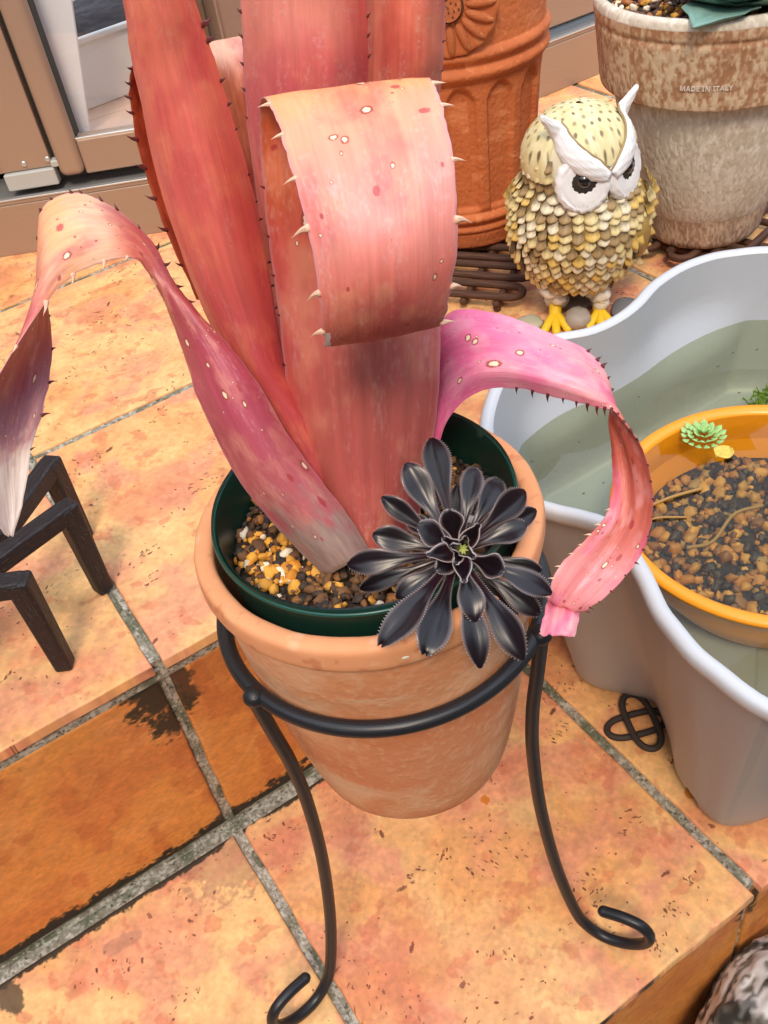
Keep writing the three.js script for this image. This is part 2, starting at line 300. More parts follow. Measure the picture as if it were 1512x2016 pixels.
{ // corner post, walls above and beside the doors, and the room behind
  const post = mesh('corner_post', box(0.05, 2.13, 0.05, 0.345, LAND + 1.065, -0.618, 0.003), bronze); tag(post, 'bronze corner post between the two sliding doors', 'post');
  const wall = thing('house_wall', 'rendered house wall above and beside the doors', 'wall');
  mesh('lintel', merge([box(1.7, 0.6, 0.12, 1.15, LAND + 2.44, -0.66, 0.01), xf(box(0.85, 0.6, 0.12, -0.1, 0, -0.06, 0.01), new THREE.Matrix4().makeRotationY(TURN).setPosition(0.099, LAND + 2.44, -0.734))]), wallM, wall);
  mesh('side_wall', merge([box(1.2, 2.9, 0.12, 2.47, LAND + 1.3, -0.66, 0.01), box(1.6, 2.9, 0.12, -1.12, LAND + 1.3, -1.05, 0.01)]), wallM, wall);
  const room = structure('room_floor', 'pale floor inside the house');
  mesh('floorboards', box(4.4, 0.02, 2.3, 0.9, LAND + 0.10, -1.86 - 0.05, 0.002), M({ map: tex(256, 256, (u, v) => mixc([196, 160, 138], [214, 184, 164], fbm(u * 40, v * 6, 9, 4))), roughness: 0.6 }), room);
  mesh('floorboards', xf(box(0.75, 0.02, 0.34, 0, 0, 0, 0.002), new THREE.Matrix4().makeRotationY(TURN).setPosition(0.16, LAND + 0.0985, -0.79 - 0.16)), M({ color: new THREE.Color(0.56, 0.38, 0.29), roughness: 0.6 }), room);
  const rw = structure('room_walls', 'low walls and glass roof of the sunroom behind the doors');
  mesh('back_wall', box(4.4, 0.9, 0.1, 0.9, LAND + 0.55, -3.05, 0.004), wallM, rw);
  mesh('roof_pane', box(4.6, 0.006, 2.3, 0.9, LAND + 2.75, -1.95, 0.001), glassM, rw);
}
{ // boundary walls of the small yard, outside the picture: they keep the low sky off the upright faces
  const yard = thing('garden_wall', 'grey rendered garden wall enclosing the yard in front of the step', 'wall');
  const gw = M({ color: new THREE.Color(0.20, 0.175, 0.145), roughness: 0.95 });
  mesh('front_run', box(5.2, 1.95, 0.12, 0.9, 0.735, 1.95, 0.01), gw, yard);
  mesh('side_run', box(0.12, 1.95, 3.0, -1.64, 0.735, 0.38, 0.01), gw, yard);
}
{ // things just inside the left door
  const q = thing('window_box', 'long white plastic planter box with dark soil, inside the glass door', 'planter', [0.2535, LAND + 0.1105, -0.794], 0.10);
  const white = M({ color: new THREE.Color(0.76, 0.74, 0.70), roughness: 0.45 });
  const l = 0.42, hgt = 0.078, dp = 0.15;
  mesh('trough', merge([box(l, hgt, 0.004, l / 2, hgt / 2, 0, 0.001), box(l, hgt, 0.004, l / 2, hgt / 2, -dp, 0.001), box(0.004, hgt, dp, 0.002, hgt / 2, -dp / 2, 0.001), box(0.004, hgt, dp, l, hgt / 2, -dp / 2, 0.001), box(l, 0.004, dp, l / 2, 0.004, -dp / 2, 0.001)]), white, q);
  mesh('rim', merge([box(l + 0.012, 0.008, 0.009, l / 2, hgt, 0.003, 0.003), box(l + 0.012, 0.008, 0.009, l / 2, hgt, -dp - 0.003, 0.003), box(0.009, 0.008, dp, -0.003, hgt, -dp / 2, 0.003), box(0.009, 0.008, dp, l + 0.003, hgt, -dp / 2, 0.003)]), white, q);
  const mound = new THREE.SphereGeometry(1, 40, 20, 0, Math.PI * 2, 0, Math.PI / 2), p = mound.attributes.position;
  for (let i = 0; i < p.count; i++) { const k = 1 + 0.12 * (fbm(p.getX(i) * 3 + 5, p.getZ(i) * 3, 4, 3) - 0.5); p.setXYZ(i, p.getX(i) * 0.19, p.getY(i) * 0.045 * k, p.getZ(i) * 0.068); }
  mound.translate(l / 2, hgt - 0.012, -dp / 2); mound.computeVertexNormals();
  mesh('soil', mound, M({ map: tex(256, 256, (u, v) => mixc([62, 58, 60], [112, 106, 108], fbm(u * 60, v * 30, 3, 4))), roughness: 1 }), q);
  const bd = mesh('white_board', box(0.16, 0.9, 0.006, -0.08, 0.45, 0, 0.002), M({ color: new THREE.Color(0.80, 0.83, 0.88), roughness: 0.6 }));
  bd.rotation.order = 'YXZ'; bd.rotation.set(0, TURN, -0.20); bd.position.set(0.099 + 0.866 * 0.143 + 0.5 * 0.062, LAND + 0.1095, -0.734 + 0.5 * 0.143 - 0.866 * 0.062); tag(bd, 'white board leaning inside the glass door beside the stile', 'board');
  const tub = thing('food_tub', 'translucent white plastic tub behind the tall leaves, inside the door', 'tub', [0.455, LAND + 0.112, -0.70], 0.15);
  const tp = M({ color: new THREE.Color(0.66, 0.65, 0.62), roughness: 0.35 });
  mesh('wall', revolve(fine([[0.0, 0.001], [0.045, 0.001], [0.052, 0.01], [0.056, 0.11], [0.0545, 0.11], [0.05, 0.012], [0.0, 0.004]], 40), 32), tp, tub);
  mesh('lid', revolve([[0, 0.116], [0.055, 0.116], [0.060, 0.113], [0.060, 0.104], [0.058, 0.104]], 32), tp, tub);
}

// ---------------------------------------------------------------- terracotta pot in its wire stand
const PX = 0.115, PZ = 0.147;
const clay = (() => {
  const f = (u, v) => ({ a: fbm(u * 9, v * 6, 13, 5), b: fbm(u * 4, v * 7, 17, 4), c: fbm(u * 150, v * 60, 19, 3), d: fbm(u * 12, v * 8, 29, 5) });
  const map = tex(1024, 512, (u, v) => {
    const { a, b, c, d } = f(u, v); let col = mixc([218, 146, 100], [230, 172, 130], sm(0.35, 0.65, a)); col = mixc(col, [206, 120, 78], sm(0.44, 0.76, b) * 0.55);
    col = mixc(col, [230, 190, 156], sm(0.46, 0.76, d) * 0.6); col = mixc(col, [232, 192, 158], sm(0.5, 0.8, c) * 0.32); return col;
  });
  return M({ map, bumpMap: grey(1024, 512, (u, v) => { const { a, c } = f(u, v); return 0.35 * a + 0.65 * c; }), bumpScale: 0.0007, roughness: 0.88 });
})();
const lipClay = M({ map: tex(512, 128, (u, v) => { let c = mixc([226, 152, 104], [232, 166, 120], fbm(u * 24, v * 8, 51, 4)); const w = fbm(u * 60, v * 40, 57, 4); c = mixc(c, [236, 196, 162], sm(0.66, 0.8, w) * 0.4); c = mixc(c, [190, 112, 74], sm(0.7, 0.8, fbm(u * 110, v * 30, 58, 3)) * 0.5); return c; }), roughness: 0.8 });
{
  const p = thing('terracotta_pot', 'round salmon terracotta pot hung in the black wire stand', 'pot', [PX, 0.187, PZ]);
  const prof = fine([[0, 0.0005], [0.035, 0], [0.052, 0.0015], [0.0605, 0.008], [0.0655, 0.022], [0.0725, 0.06], [0.078, 0.10], [0.0835, 0.15], [0.0865, 0.18], [0.0875, 0.194]], 60);
  mesh('wall', revolve(prof, 96, (t, j, r, y) => r * (1 + 0.006 * (fbm(Math.cos(t) * 2 + 4, y * 30 + Math.sin(t) * 2, 5, 3) - 0.5)), 4.5, 1), clay, p);
  const lip = fine([[0.0875, 0.193], [0.0908, 0.1945], [0.0920, 0.197], [0.0922, 0.202], [0.0918, 0.2075], [0.0900, 0.2098], [0.0865, 0.2104], [0.0832, 0.2098], [0.0816, 0.2078], [0.0808, 0.200], [0.078, 0.16], [0.070, 0.07], [0.058, 0.014], [0, 0.012]], 260);
  mesh('rim', revolve(lip, 110, (t, j, r, y) => r + (y > 0.19 ? 0.0011 * (fbm(Math.cos(t) * 6 + 9, Math.sin(t) * 6 + y * 60, 8, 3) - 0.5) : 0), 5, 1), lipClay, p);
  const chipG = new THREE.SphereGeometry(1, 14, 10), chipM = M({ color: new THREE.Color(0.82, 0.74, 0.62), roughness: 0.95 });
  for (const [a, y, q] of [[1.145, 0.2035, 0.0042], [1.10, 0.205, 0.003], [1.95, 0.2012, 0.0022]]) mesh('chip', xf(chipG.clone(), mat4([0.0918 * Math.cos(a), y, 0.0918 * Math.sin(a)], [0, -a, 0], [q * 0.3, q * 0.6, q])), chipM, p);
}
{
  const iron = M({ color: new THREE.Color(0.014, 0.015, 0.019), roughness: 0.4, metalness: 0.1, bumpMap: grey(256, 256, (u, v) => fbm(u * 40, v * 40, 6, 3)), bumpScale: 0.00012 });
  const s = thing('wire_plant_stand', 'black wire stand with a ring and three scrolled legs under the terracotta pot', 'plant stand', [PX, 0, PZ]);
  const ring = []; for (let i = 0; i < 40; i++) { const a = i / 40 * Math.PI * 2; ring.push([0.0905 * Math.cos(a), 0.335, 0.0905 * Math.sin(a)]); }
  mesh('ring', tube(ring, 0.0046, 120, 14, true), iron, s);
  const legProf = [[0.094, 0.334], [0.0905, 0.30], [0.0868, 0.265], [0.0855, 0.22], [0.089, 0.155], [0.0985, 0.085], [0.1115, 0.03], [0.1215, 0.0125], [0.1345, 0.0052], [0.1500, 0.0085], [0.1625, 0.020], [0.1655, 0.034], [0.1595, 0.0445], [0.147, 0.0475], [0.132, 0.0455]];
  for (const deg of [169, 59, 290]) {
    const a = deg * Math.PI / 180, k = deg === 290 ? 0.62 : 1;
    const pts = legProf.map(([r, y]) => { const q = r > 0.094 ? 0.094 + (r - 0.094) * k : r; return [q * Math.cos(a), y, q * Math.sin(a)]; });
    const leg = mesh('leg', tube(pts, 0.0041, 110, 12), iron, s);
    const c = new THREE.SphereGeometry(0.0062, 12, 10); c.scale(1, 0.9, 1); c.translate(0.0935 * Math.cos(a), 0.336, 0.0935 * Math.sin(a)); mesh('weld', c, iron, leg);
  }
}
{
  const gp = thing('green_nursery_pot', 'dark green plastic pot standing inside the terracotta pot', 'pot', [PX, 0.2, PZ]);
  const plastic = MP({ color: new THREE.Color(0.004, 0.032, 0.022), roughness: 0.38, clearcoat: 0.15, clearcoatRoughness: 0.3 });
  mesh('wall', revolve(fine([[0, 0.001], [0.05, 0.001], [0.0555, 0.006], [0.067, 0.10], [0.0775, 0.203], [0.0785, 0.2065]], 60), 110), plastic, gp);
  mesh('lining', revolve(fine([[0.0768, 0.2065], [0.0757, 0.203], [0.065, 0.10], [0.054, 0.008], [0, 0.004]], 40), 110), plastic, gp);
  const rimT = new THREE.TorusGeometry(0.0783, 0.0013, 10, 140); rimT.rotateX(Math.PI / 2); rimT.translate(0, 0.2072, 0); mesh('rim', rimT, MP({ color: new THREE.Color(0.008, 0.07, 0.05), roughness: 0.3 }), gp);
}
const PEB = [0, 1, 2, 3].map(i => pebble(i + 3, 0.3, 1));
function gravel(name, label, cx, cy, cz, R, n, size, palette, hf, keep, mat, group) {
  const m = mat || M({ roughness: 0.75 });
  const im = new THREE.InstancedMesh(PEB[n % 4], m, n); im.name = numbered(name); im.castShadow = im.receiveShadow = true;
  const o = new THREE.Object3D(), c = new THREE.Color(); let k = 0, tries = 0;
  while (k < n && tries++ < n * 30) {
    const a = rr(0, Math.PI * 2), r = R * Math.sqrt(rnd()), x = cx + r * Math.cos(a), z = cz + r * Math.sin(a);
    if (keep && !keep(x, z)) continue;
    const s = size[0] + (size[1] - size[0]) * Math.pow(rnd(), 2.2);
    o.position.set(x, cy + (hf ? hf(x, z) : 0) + s * rr(-0.3, 0.5), z); o.rotation.set(rr(0, 6), rr(0, 6), rr(0, 6)); o.scale.set(s * rr(0.8, 1.25), s * rr(0.7, 1.0), s * rr(0.8, 1.25)); o.updateMatrix();
    im.setMatrixAt(k, o.matrix);
    const pc = palette(x, z); c.setRGB(pc[0] / 255, pc[1] / 255, pc[2] / 255, THREE.SRGBColorSpace).multiplyScalar(rr(0.75, 1.2)); im.setColorAt(k, c); k++;
  }
  im.count = k; scene.add(im); im.userData = { kind: 'stuff', label, category: 'gravel' }; return im;
}
const soilDark = M({ map: tex(256, 256, (u, v) => mixc([30, 22, 16], [70, 52, 38], fbm(u * 40, v * 40, 23, 4))), roughness: 1 });
function soilDisc(name, label, cx, y, cz, r) { const g = new THREE.CylinderGeometry(r, r * 0.97, 0.012, 64); g.translate(0, -0.006, 0); const m = mesh(name, g, soilDark); m.position.set(cx, y, cz); tag(m, label, 'soil'); return m; }
soilDisc('potting_soil', 'dark potting soil inside the green pot', PX, 0.3815, PZ, 0.0735);
const pick = (list) => { let t = rnd() * list.reduce((a, b) => a + b[0], 0); for (const e of list) { t -= e[0]; if (t <= 0) return e[1]; } return list[0][1]; };
const MIX = [[4, [62, 50, 42]], [4, [92, 66, 44]], [3, [120, 82, 48]], [2, [150, 100, 52]], [1.1, [214, 158, 66]], [0.45, [222, 214, 198]], [2, [48, 44, 42]]];
const OCH = [[3, [226, 164, 62]], [1.2, [214, 140, 44]], [0.6, [228, 216, 190]], [1.8, [110, 76, 48]], [1, [58, 48, 42]]];
gravel('pot_gravel', 'mixed brown, ochre and white grit in the green pot', PX, 0.3835, PZ, 0.0725, 1900, [0.0011, 0.0038], (x, z) => Math.hypot(x - 0.059, z - 0.131) < 0.020 + 0.008 * rnd() ? pick(OCH) : pick(MIX), (x, z) => 0.0015 * Math.sin(x * 90) * Math.cos(z * 70));

// ---------------------------------------------------------------- bromeliad
// control points of each leaf, base to tip, from one margin to the other (metres)
const LEAF = {
  front: [[[.094,.3655,.1443],[.0981,.3726,.1571],[.1041,.374,.1647],[.1124,.3697,.1671],[.1233,.3596,.1646]],[[.0957,.3848,.133],[.1008,.3945,.1506],[.1086,.3967,.1605],[.1198,.3914,.163],[.135,.3784,.1588]],[[.0963,.4115,.1245],[.1033,.4216,.1459],[.1135,.4237,.1582],[.1276,.4176,.1618],[.1467,.4033,.1575]],[[.0986,.4543,.1199],[.1066,.4644,.1452],[.1182,.4662,.1596],[.1348,.4598,.1637],[.1576,.4447,.1585]],[[.1027,.4939,.1195],[.1104,.504,.147],[.1223,.5061,.162],[.1401,.5,.1654],[.1651,.4857,.1584]],[[.1079,.5283,.1173],[.1157,.5363,.1446],[.1277,.5377,.1596],[.1456,.5323,.1634],[.1709,.5199,.1568]],[[.1116,.5606,.1167],[.1205,.5655,.1408],[.133,.5659,.1548],[.1504,.5615,.1595],[.1739,.5522,.1557]],[[.1159,.5878,.1168],[.127,.5894,.1342],[.1402,.5888,.1458],[.1563,.5858,.1521],[.1758,.5805,.1535]],[[.1158,.6012,.1227],[.1289,.6017,.1343],[.143,.6014,.1434],[.1583,.6001,.1503],[.1751,.598,.1551]],[[.1132,.6087,.1364],[.1264,.6085,.1454],[.14,.608,.1533],[.1541,.6071,.1604],[.1688,.6059,.1666]],[[.1066,.6071,.1574],[.1192,.6076,.1653],[.1323,.6078,.1723],[.1459,.6076,.1784],[.16,.607,.1837]],[[.1012,.6023,.1717],[.1131,.6038,.1804],[.1258,.6046,.1874],[.1394,.6046,.1925],[.1542,.6038,.196]],[[.0943,.5928,.1914],[.1043,.5953,.2017],[.1157,.5963,.2088],[.1287,.5959,.213],[.1437,.594,.2144]],[[.0901,.5789,.2019],[.0989,.5822,.213],[.1092,.5835,.2201],[.1216,.5827,.2236],[.1365,.5798,.2237]],[[.0875,.5611,.2051],[.0959,.5648,.2156],[.1059,.5663,.2223],[.1179,.5655,.2256],[.1322,.5625,.2255]],[[.088,.5449,.2006],[.0969,.5474,.2092],[.1068,.5484,.2154],[.118,.5477,.2192],[.1307,.5455,.2209]],[[.0916,.5329,.1919],[.1012,.5338,.198],[.1112,.534,.2034],[.1215,.5338,.208],[.1324,.5329,.2119]],[[.0972,.5305,.1836],[.1069,.5304,.1885],[.1167,.5303,.1934],[.1265,.5302,.1983],[.1363,.5301,.2031]],[[.1024,.5352,.1784],[.1121,.5341,.182],[.1215,.5336,.1863],[.1304,.5336,.1915],[.1389,.5341,.1973]]],
  left_upright: [[[.0919,.4008,.1181],[.0922,.4064,.1307],[.0974,.4077,.1408],[.111,.3975,.1382]],[[.0876,.4418,.1046],[.0884,.4511,.1212],[.096,.4522,.1314],[.1107,.4387,.1266]],[[.0831,.4785,.0954],[.0837,.486,.1121],[.0904,.487,.1235],[.1036,.4747,.1168]],[[.0796,.5121,.0899],[.08,.5183,.1078],[.0896,.5168,.1216],[.1045,.5027,.116]],[[.0784,.5515,.087],[.0785,.5559,.1052],[.089,.551,.1212],[.1077,.532,.1135]],[[.0794,.578,.0832],[.0793,.5829,.1023],[.0901,.5797,.1184],[.1104,.5632,.1089]],[[.0811,.6004,.084],[.0807,.6047,.1021],[.0914,.6036,.1159],[.1107,.5939,.1051]],[[.0818,.62,.0871],[.0816,.624,.104],[.0919,.6247,.1144],[.1078,.6202,.1071]],[[.0828,.6356,.0914],[.0822,.6391,.1071],[.0914,.6408,.1174],[.1053,.6381,.1104]],[[.0841,.6555,.0975],[.0837,.658,.1098],[.0902,.6602,.1183],[.1011,.6602,.1161]],[[.0935,.6851,.0947],[.0915,.6867,.1072],[.0941,.6878,.1148],[.102,.6872,.1088]],[[.1039,.7064,.0858],[.1024,.7072,.0933],[.1032,.7081,.0988],[.1072,.7073,.0941]]],
  left_margin: [[[.0849,.5048,.0682],[.0897,.5027,.0697],[.0928,.5042,.0817]],[[.0828,.5396,.059],[.0887,.5371,.0584],[.0913,.5398,.0751]],[[.0839,.5673,.0512],[.0907,.5649,.051],[.0926,.5689,.0689]],[[.0864,.5914,.0506],[.0933,.5891,.0502],[.0946,.5926,.0684]],[[.0881,.6041,.0536],[.0937,.6021,.0524],[.095,.6056,.0705]],[[.0917,.6142,.0602],[.0947,.6129,.06],[.0951,.6158,.0753]]],
  centre_back: [[[.1066,.4082,.0952],[.1119,.416,.1125],[.1198,.4175,.1224],[.1309,.4128,.125],[.1457,.4018,.1208]],[[.1145,.4857,.0885],[.1184,.4938,.1104],[.126,.4955,.1218],[.1381,.4906,.1233],[.1556,.479,.1154]],[[.1184,.5373,.0909],[.1221,.5443,.1138],[.13,.5459,.1255],[.143,.5418,.1265],[.1619,.5321,.1174]],[[.1227,.5884,.0939],[.1257,.5938,.1182],[.1334,.5948,.1303],[.1467,.5912,.131],[.1665,.583,.1209]],[[.1258,.6153,.0983],[.1278,.6195,.1233],[.1347,.6198,.1358],[.1476,.6162,.1363],[.1675,.6085,.1256]],[[.1277,.6346,.1024],[.13,.6374,.1255],[.137,.6373,.1372],[.1494,.6342,.1382],[.1683,.6279,.129]],[[.1304,.6607,.1073],[.1325,.6624,.1293],[.1391,.6619,.1405],[.1511,.6593,.1414],[.1691,.6544,.1327]],[[.1351,.6914,.1162],[.1368,.6917,.1337],[.1422,.691,.1427],[.1519,.6892,.1436],[.1664,.6863,.1367]],[[.1451,.7186,.1238],[.1459,.7182,.1336],[.1491,.7176,.1387],[.1547,.7168,.1393],[.1629,.7157,.1354]],[[.1592,.7343,.1223],[.1603,.7341,.123],[.1613,.734,.1236],[.1623,.7338,.1243],[.1633,.7336,.125]]],
  centre_right: [[[.1445,.3963,.1108],[.1466,.4038,.1249],[.1512,.4067,.1337],[.1584,.4048,.1373],[.1687,.3981,.1359]],[[.1587,.4716,.1018],[.1592,.4795,.12],[.1631,.4827,.1311],[.1708,.4811,.1353],[.1826,.4746,.133]],[[.167,.5236,.0984],[.1656,.5315,.1199],[.1682,.5348,.1328],[.1755,.5337,.1375],[.1879,.5278,.1344]],[[.1745,.5754,.0994],[.1712,.583,.1228],[.1724,.5871,.137],[.1787,.5874,.1424],[.1906,.584,.1392]],[[.1775,.6015,.1031],[.1725,.6076,.1283],[.1723,.6106,.1439],[.1774,.6104,.1504],[.1884,.6068,.1482]],[[.1796,.6216,.1063],[.1738,.627,.1322],[.173,.6296,.1484],[.1778,.6294,.1551],[.1887,.6262,.1528]],[[.1829,.6491,.1102],[.177,.6529,.1354],[.1758,.6547,.1515],[.18,.6544,.1587],[.19,.6521,.1573]],[[.1878,.6818,.1187],[.1829,.6833,.1384],[.1815,.684,.1517],[.184,.6838,.1588],[.1905,.6826,.1598]],[[.1956,.711,.1306],[.1923,.7112,.14],[.1912,.7112,.1462],[.1922,.711,.1492],[.1954,.7106,.149]],[[.2034,.7258,.1299],[.203,.7258,.1317],[.2026,.7258,.1334],[.2021,.7257,.1351],[.2017,.7257,.1368]]],
  rear_curl: [[[.1233,.4451,.0511],[.1268,.4482,.0609],[.1318,.4487,.0667],[.1384,.4464,.0685],[.1468,.4413,.0664]],[[.1282,.5082,.0424],[.1316,.5112,.0545],[.137,.5115,.0614],[.1445,.5091,.063],[.1545,.5039,.0596]],[[.1293,.5579,.0378],[.1329,.5606,.0504],[.1386,.5611,.0571],[.1466,.5594,.0583],[.1572,.5553,.0541]],[[.1321,.5898,.0325],[.1357,.592,.0433],[.1412,.5927,.0491],[.1488,.5918,.0499],[.1585,.5893,.046]],[[.1355,.5988,.0251],[.1405,.5998,.0311],[.1462,.6001,.035],[.1528,.5999,.037],[.1602,.599,.037]],[[.1438,.595,.0074],[.1495,.5951,.0101],[.1551,.5952,.0128],[.1607,.5953,.0154],[.1663,.5954,.0181]],[[.1519,.5799,-.0109],[.1583,.5791,-.0116],[.164,.579,-.0102],[.1688,.5795,-.0068],[.1727,.5807,-.0015]],[[.1495,.5534,-.0154],[.1556,.5522,-.0168],[.1608,.5518,-.0157],[.1651,.5523,-.0123],[.1683,.5536,-.0064]],[[.1417,.5295,-.0101],[.1468,.5282,-.0108],[.1513,.5277,-.0097],[.155,.528,-.0066],[.1579,.5291,-.0017]]],
  left_arch: [[[.0803,.3823,.1581],[.0842,.3903,.1655],[.0895,.394,.1689],[.0964,.3934,.1683],[.1052,.3887,.1639]],[[.0712,.4049,.1459],[.0762,.4134,.1551],[.0825,.4175,.1598],[.0906,.4172,.1599],[.1006,.4126,.1556]],[[.0617,.4351,.1288],[.0669,.4432,.1408],[.0734,.4469,.1474],[.0817,.4462,.1488],[.092,.441,.1451]],[[.0595,.461,.1166],[.0639,.4681,.13],[.0696,.471,.1377],[.077,.4697,.14],[.0864,.4643,.1369]],[[.0596,.4827,.1067],[.0634,.4886,.1195],[.0684,.4912,.1272],[.0749,.4905,.13],[.083,.4864,.128]],[[.0618,.5011,.0997],[.0645,.505,.1091],[.0681,.5068,.115],[.0726,.5066,.1176],[.0783,.5042,.1167]],[[.0633,.5183,.0906],[.0648,.5201,.0977],[.0669,.5208,.1026],[.0695,.5202,.1052],[.0728,.5184,.1057]],[[.0618,.5353,.0832],[.0639,.5343,.0849],[.0661,.5331,.0861],[.0685,.5316,.0869],[.071,.5299,.0872]],[[.0581,.544,.0846],[.0614,.5436,.0806],[.0648,.5433,.0766],[.0682,.543,.0725],[.0716,.5427,.0685]],[[.0497,.5486,.0864],[.0523,.5517,.0808],[.0553,.5542,.0737],[.0588,.5562,.0651],[.0626,.5577,.055]],[[.0359,.5506,.0896],[.0386,.5563,.0841],[.0419,.5608,.0755],[.0459,.5642,.0639],[.0506,.5666,.0491]],[[.022,.55,.094],[.0242,.5562,.0888],[.027,.5608,.0795],[.0305,.5638,.0662],[.0349,.5655,.0486]],[[.0039,.5436,.1021],[.0079,.5468,.096],[.0125,.5486,.0869],[.0176,.5493,.0749],[.0232,.5488,.0597]],[[-.0128,.5354,.1098],[-.0063,.5341,.1014],[.0006,.5325,.0922],[.0079,.5306,.0819],[.0156,.5283,.0707]],[[-.029,.5244,.1145],[-.0205,.5196,.1035],[-.0117,.516,.0945],[-.0025,.5136,.0875],[.0067,.5123,.0824]],[[-.0417,.5087,.1166],[-.0333,.5036,.107],[-.0245,.5004,.1002],[-.0155,.499,.0963],[-.0065,.4992,.0952]],[[-.0451,.4927,.1235],[-.0389,.4892,.1151],[-.0325,.4872,.1089],[-.0259,.4868,.105],[-.0194,.4879,.1034]],[[-.0461,.4787,.1297],[-.0426,.4765,.1245],[-.0391,.4753,.1207],[-.0355,.4751,.1182],[-.0318,.4758,.117]],[[-.0448,.4717,.1299],[-.0442,.4712,.1296],[-.0435,.4707,.1293],[-.0428,.4702,.129],[-.0421,.4697,.1287]]],
  right_arch: [[[.1476,.4031,.1581],[.1497,.412,.152],[.1525,.4196,.1445],[.156,.426,.1357],[.1604,.4313,.1254]],[[.1556,.4273,.1601],[.1597,.441,.1554],[.1654,.4522,.148],[.1728,.4611,.1378],[.1822,.468,.1245]],[[.163,.4434,.1625],[.167,.4566,.1601],[.173,.4666,.1544],[.1814,.4739,.1451],[.1922,.4787,.1321]],[[.173,.4561,.1696],[.1763,.4669,.17],[.1823,.4742,.1664],[.1914,.4781,.1586],[.2036,.479,.1464]],[[.1833,.4606,.1806],[.186,.4695,.182],[.1917,.4748,.1794],[.2005,.4767,.1727],[.2127,.4755,.1619]],[[.1932,.4601,.1949],[.1956,.4676,.196],[.2008,.4718,.1936],[.209,.4728,.1876],[.2205,.4709,.1779]],[[.2022,.4582,.2088],[.2046,.4642,.2088],[.2093,.4674,.206],[.2167,.468,.2004],[.2267,.466,.1919]],[[.2085,.4565,.2181],[.2109,.4595,.217],[.2146,.461,.2144],[.2199,.4609,.2102],[.2266,.4595,.2045]],[[.2139,.4554,.2234],[.216,.4543,.221],[.2187,.4526,.218],[.222,.4503,.2145],[.2258,.4474,.2103]],[[.2148,.4503,.232],[.216,.4478,.2276],[.2174,.4449,.2229],[.2191,.4418,.2179],[.221,.4383,.2126]],[[.2152,.443,.2411],[.2166,.4377,.235],[.2169,.4335,.2297],[.2164,.4303,.2252],[.215,.428,.2215]],[[.2128,.4291,.251],[.2134,.4236,.2444],[.2124,.4198,.239],[.21,.4178,.235],[.2062,.4175,.2323]],[[.2066,.4119,.2578],[.2059,.4084,.2511],[.2037,.4068,.2457],[.2001,.4069,.2416],[.1953,.4088,.2388]],[[.1994,.3978,.2595],[.1971,.396,.2526],[.1936,.3958,.2466],[.1891,.3971,.2416],[.1836,.3998,.2377]],[[.1873,.3854,.2586],[.1845,.3854,.252],[.181,.3865,.2461],[.1767,.3888,.2409],[.1717,.3922,.2365]],[[.1736,.3759,.2554],[.1712,.3764,.2504],[.1684,.3777,.2457],[.1651,.3798,.2416],[.1613,.3827,.238]],[[.1703,.3703,.2519],[.1676,.3716,.2486],[.1649,.3729,.2452],[.1622,.3742,.2418],[.1595,.3755,.2384]],[[.1738,.3684,.2466],[.1706,.3693,.2441],[.1675,.3702,.2416],[.1644,.3711,.2392],[.1612,.372,.2367]],[[.1655,.3688,.2541],[.1618,.3704,.2519],[.1584,.3715,.2494],[.1552,.3723,.2466],[.1522,.3727,.2436]],[[.1595,.3662,.2583],[.1557,.3676,.2561],[.1521,.3686,.2537],[.1487,.3692,.2511],[.1455,.3695,.2481]]]
};
const ROSETTE_CENTRE = [.1198,.4297,.2289];
const ROSETTE = [[.1462,.4461,.171,.0117,.1],[.1266,.4449,.1777,.0115,.12],[.1072,.4398,.1853,.008,.16],[.0968,.425,.1892,.0102,.14],[.0794,.4191,.1927,.0101,.14],[.0811,.4043,.1965,.0072,.16],[.0909,.4063,.2143,.0089,.18],[.0681,.4113,.2371,.0124,.16],[.0819,.4075,.2507,.0132,.15],[.1012,.3957,.2631,.0107,.16],[.1092,.409,.2505,.0101,.1],[.1178,.3973,.2726,.012,.12],[.1375,.3847,.2439,.0072,.2],[.1433,.39,.2534,.0094,.18],[.1487,.4027,.2553,.0099,.14],[.155,.402,.241,.0071,.18],[.1287,.425,.247,.0094,.1],[.1561,.4229,.2294,.0101,.15],[.1688,.4189,.2216,.0087,.2],[.1647,.4317,.2187,.0113,.12],[.1621,.4308,.2033,.0101,.16],[.1526,.4393,.1961,.0091,.14],[.1469,.4279,.1897,.0069,.2],[.1176,.4215,.188,.0082,.2],[.1095,.4388,.2116,.0102,.1],[.1232,.4436,.2164,.009,.08],[.104,.4344,.2254,.0076,.06],[.11,.428,.2438,.007,.06],[.1282,.4426,.232,.0066,.06],[.1059,.426,.2287,.0085,.1],[.1112,.4431,.2291,.0048,.04],[.1195,.4419,.2344,.004,.02],[.118,.4358,.2414,.0044,.02],[.1103,.4353,.2381,.0039,.02],[.1118,.4415,.234,.0031,.02]];

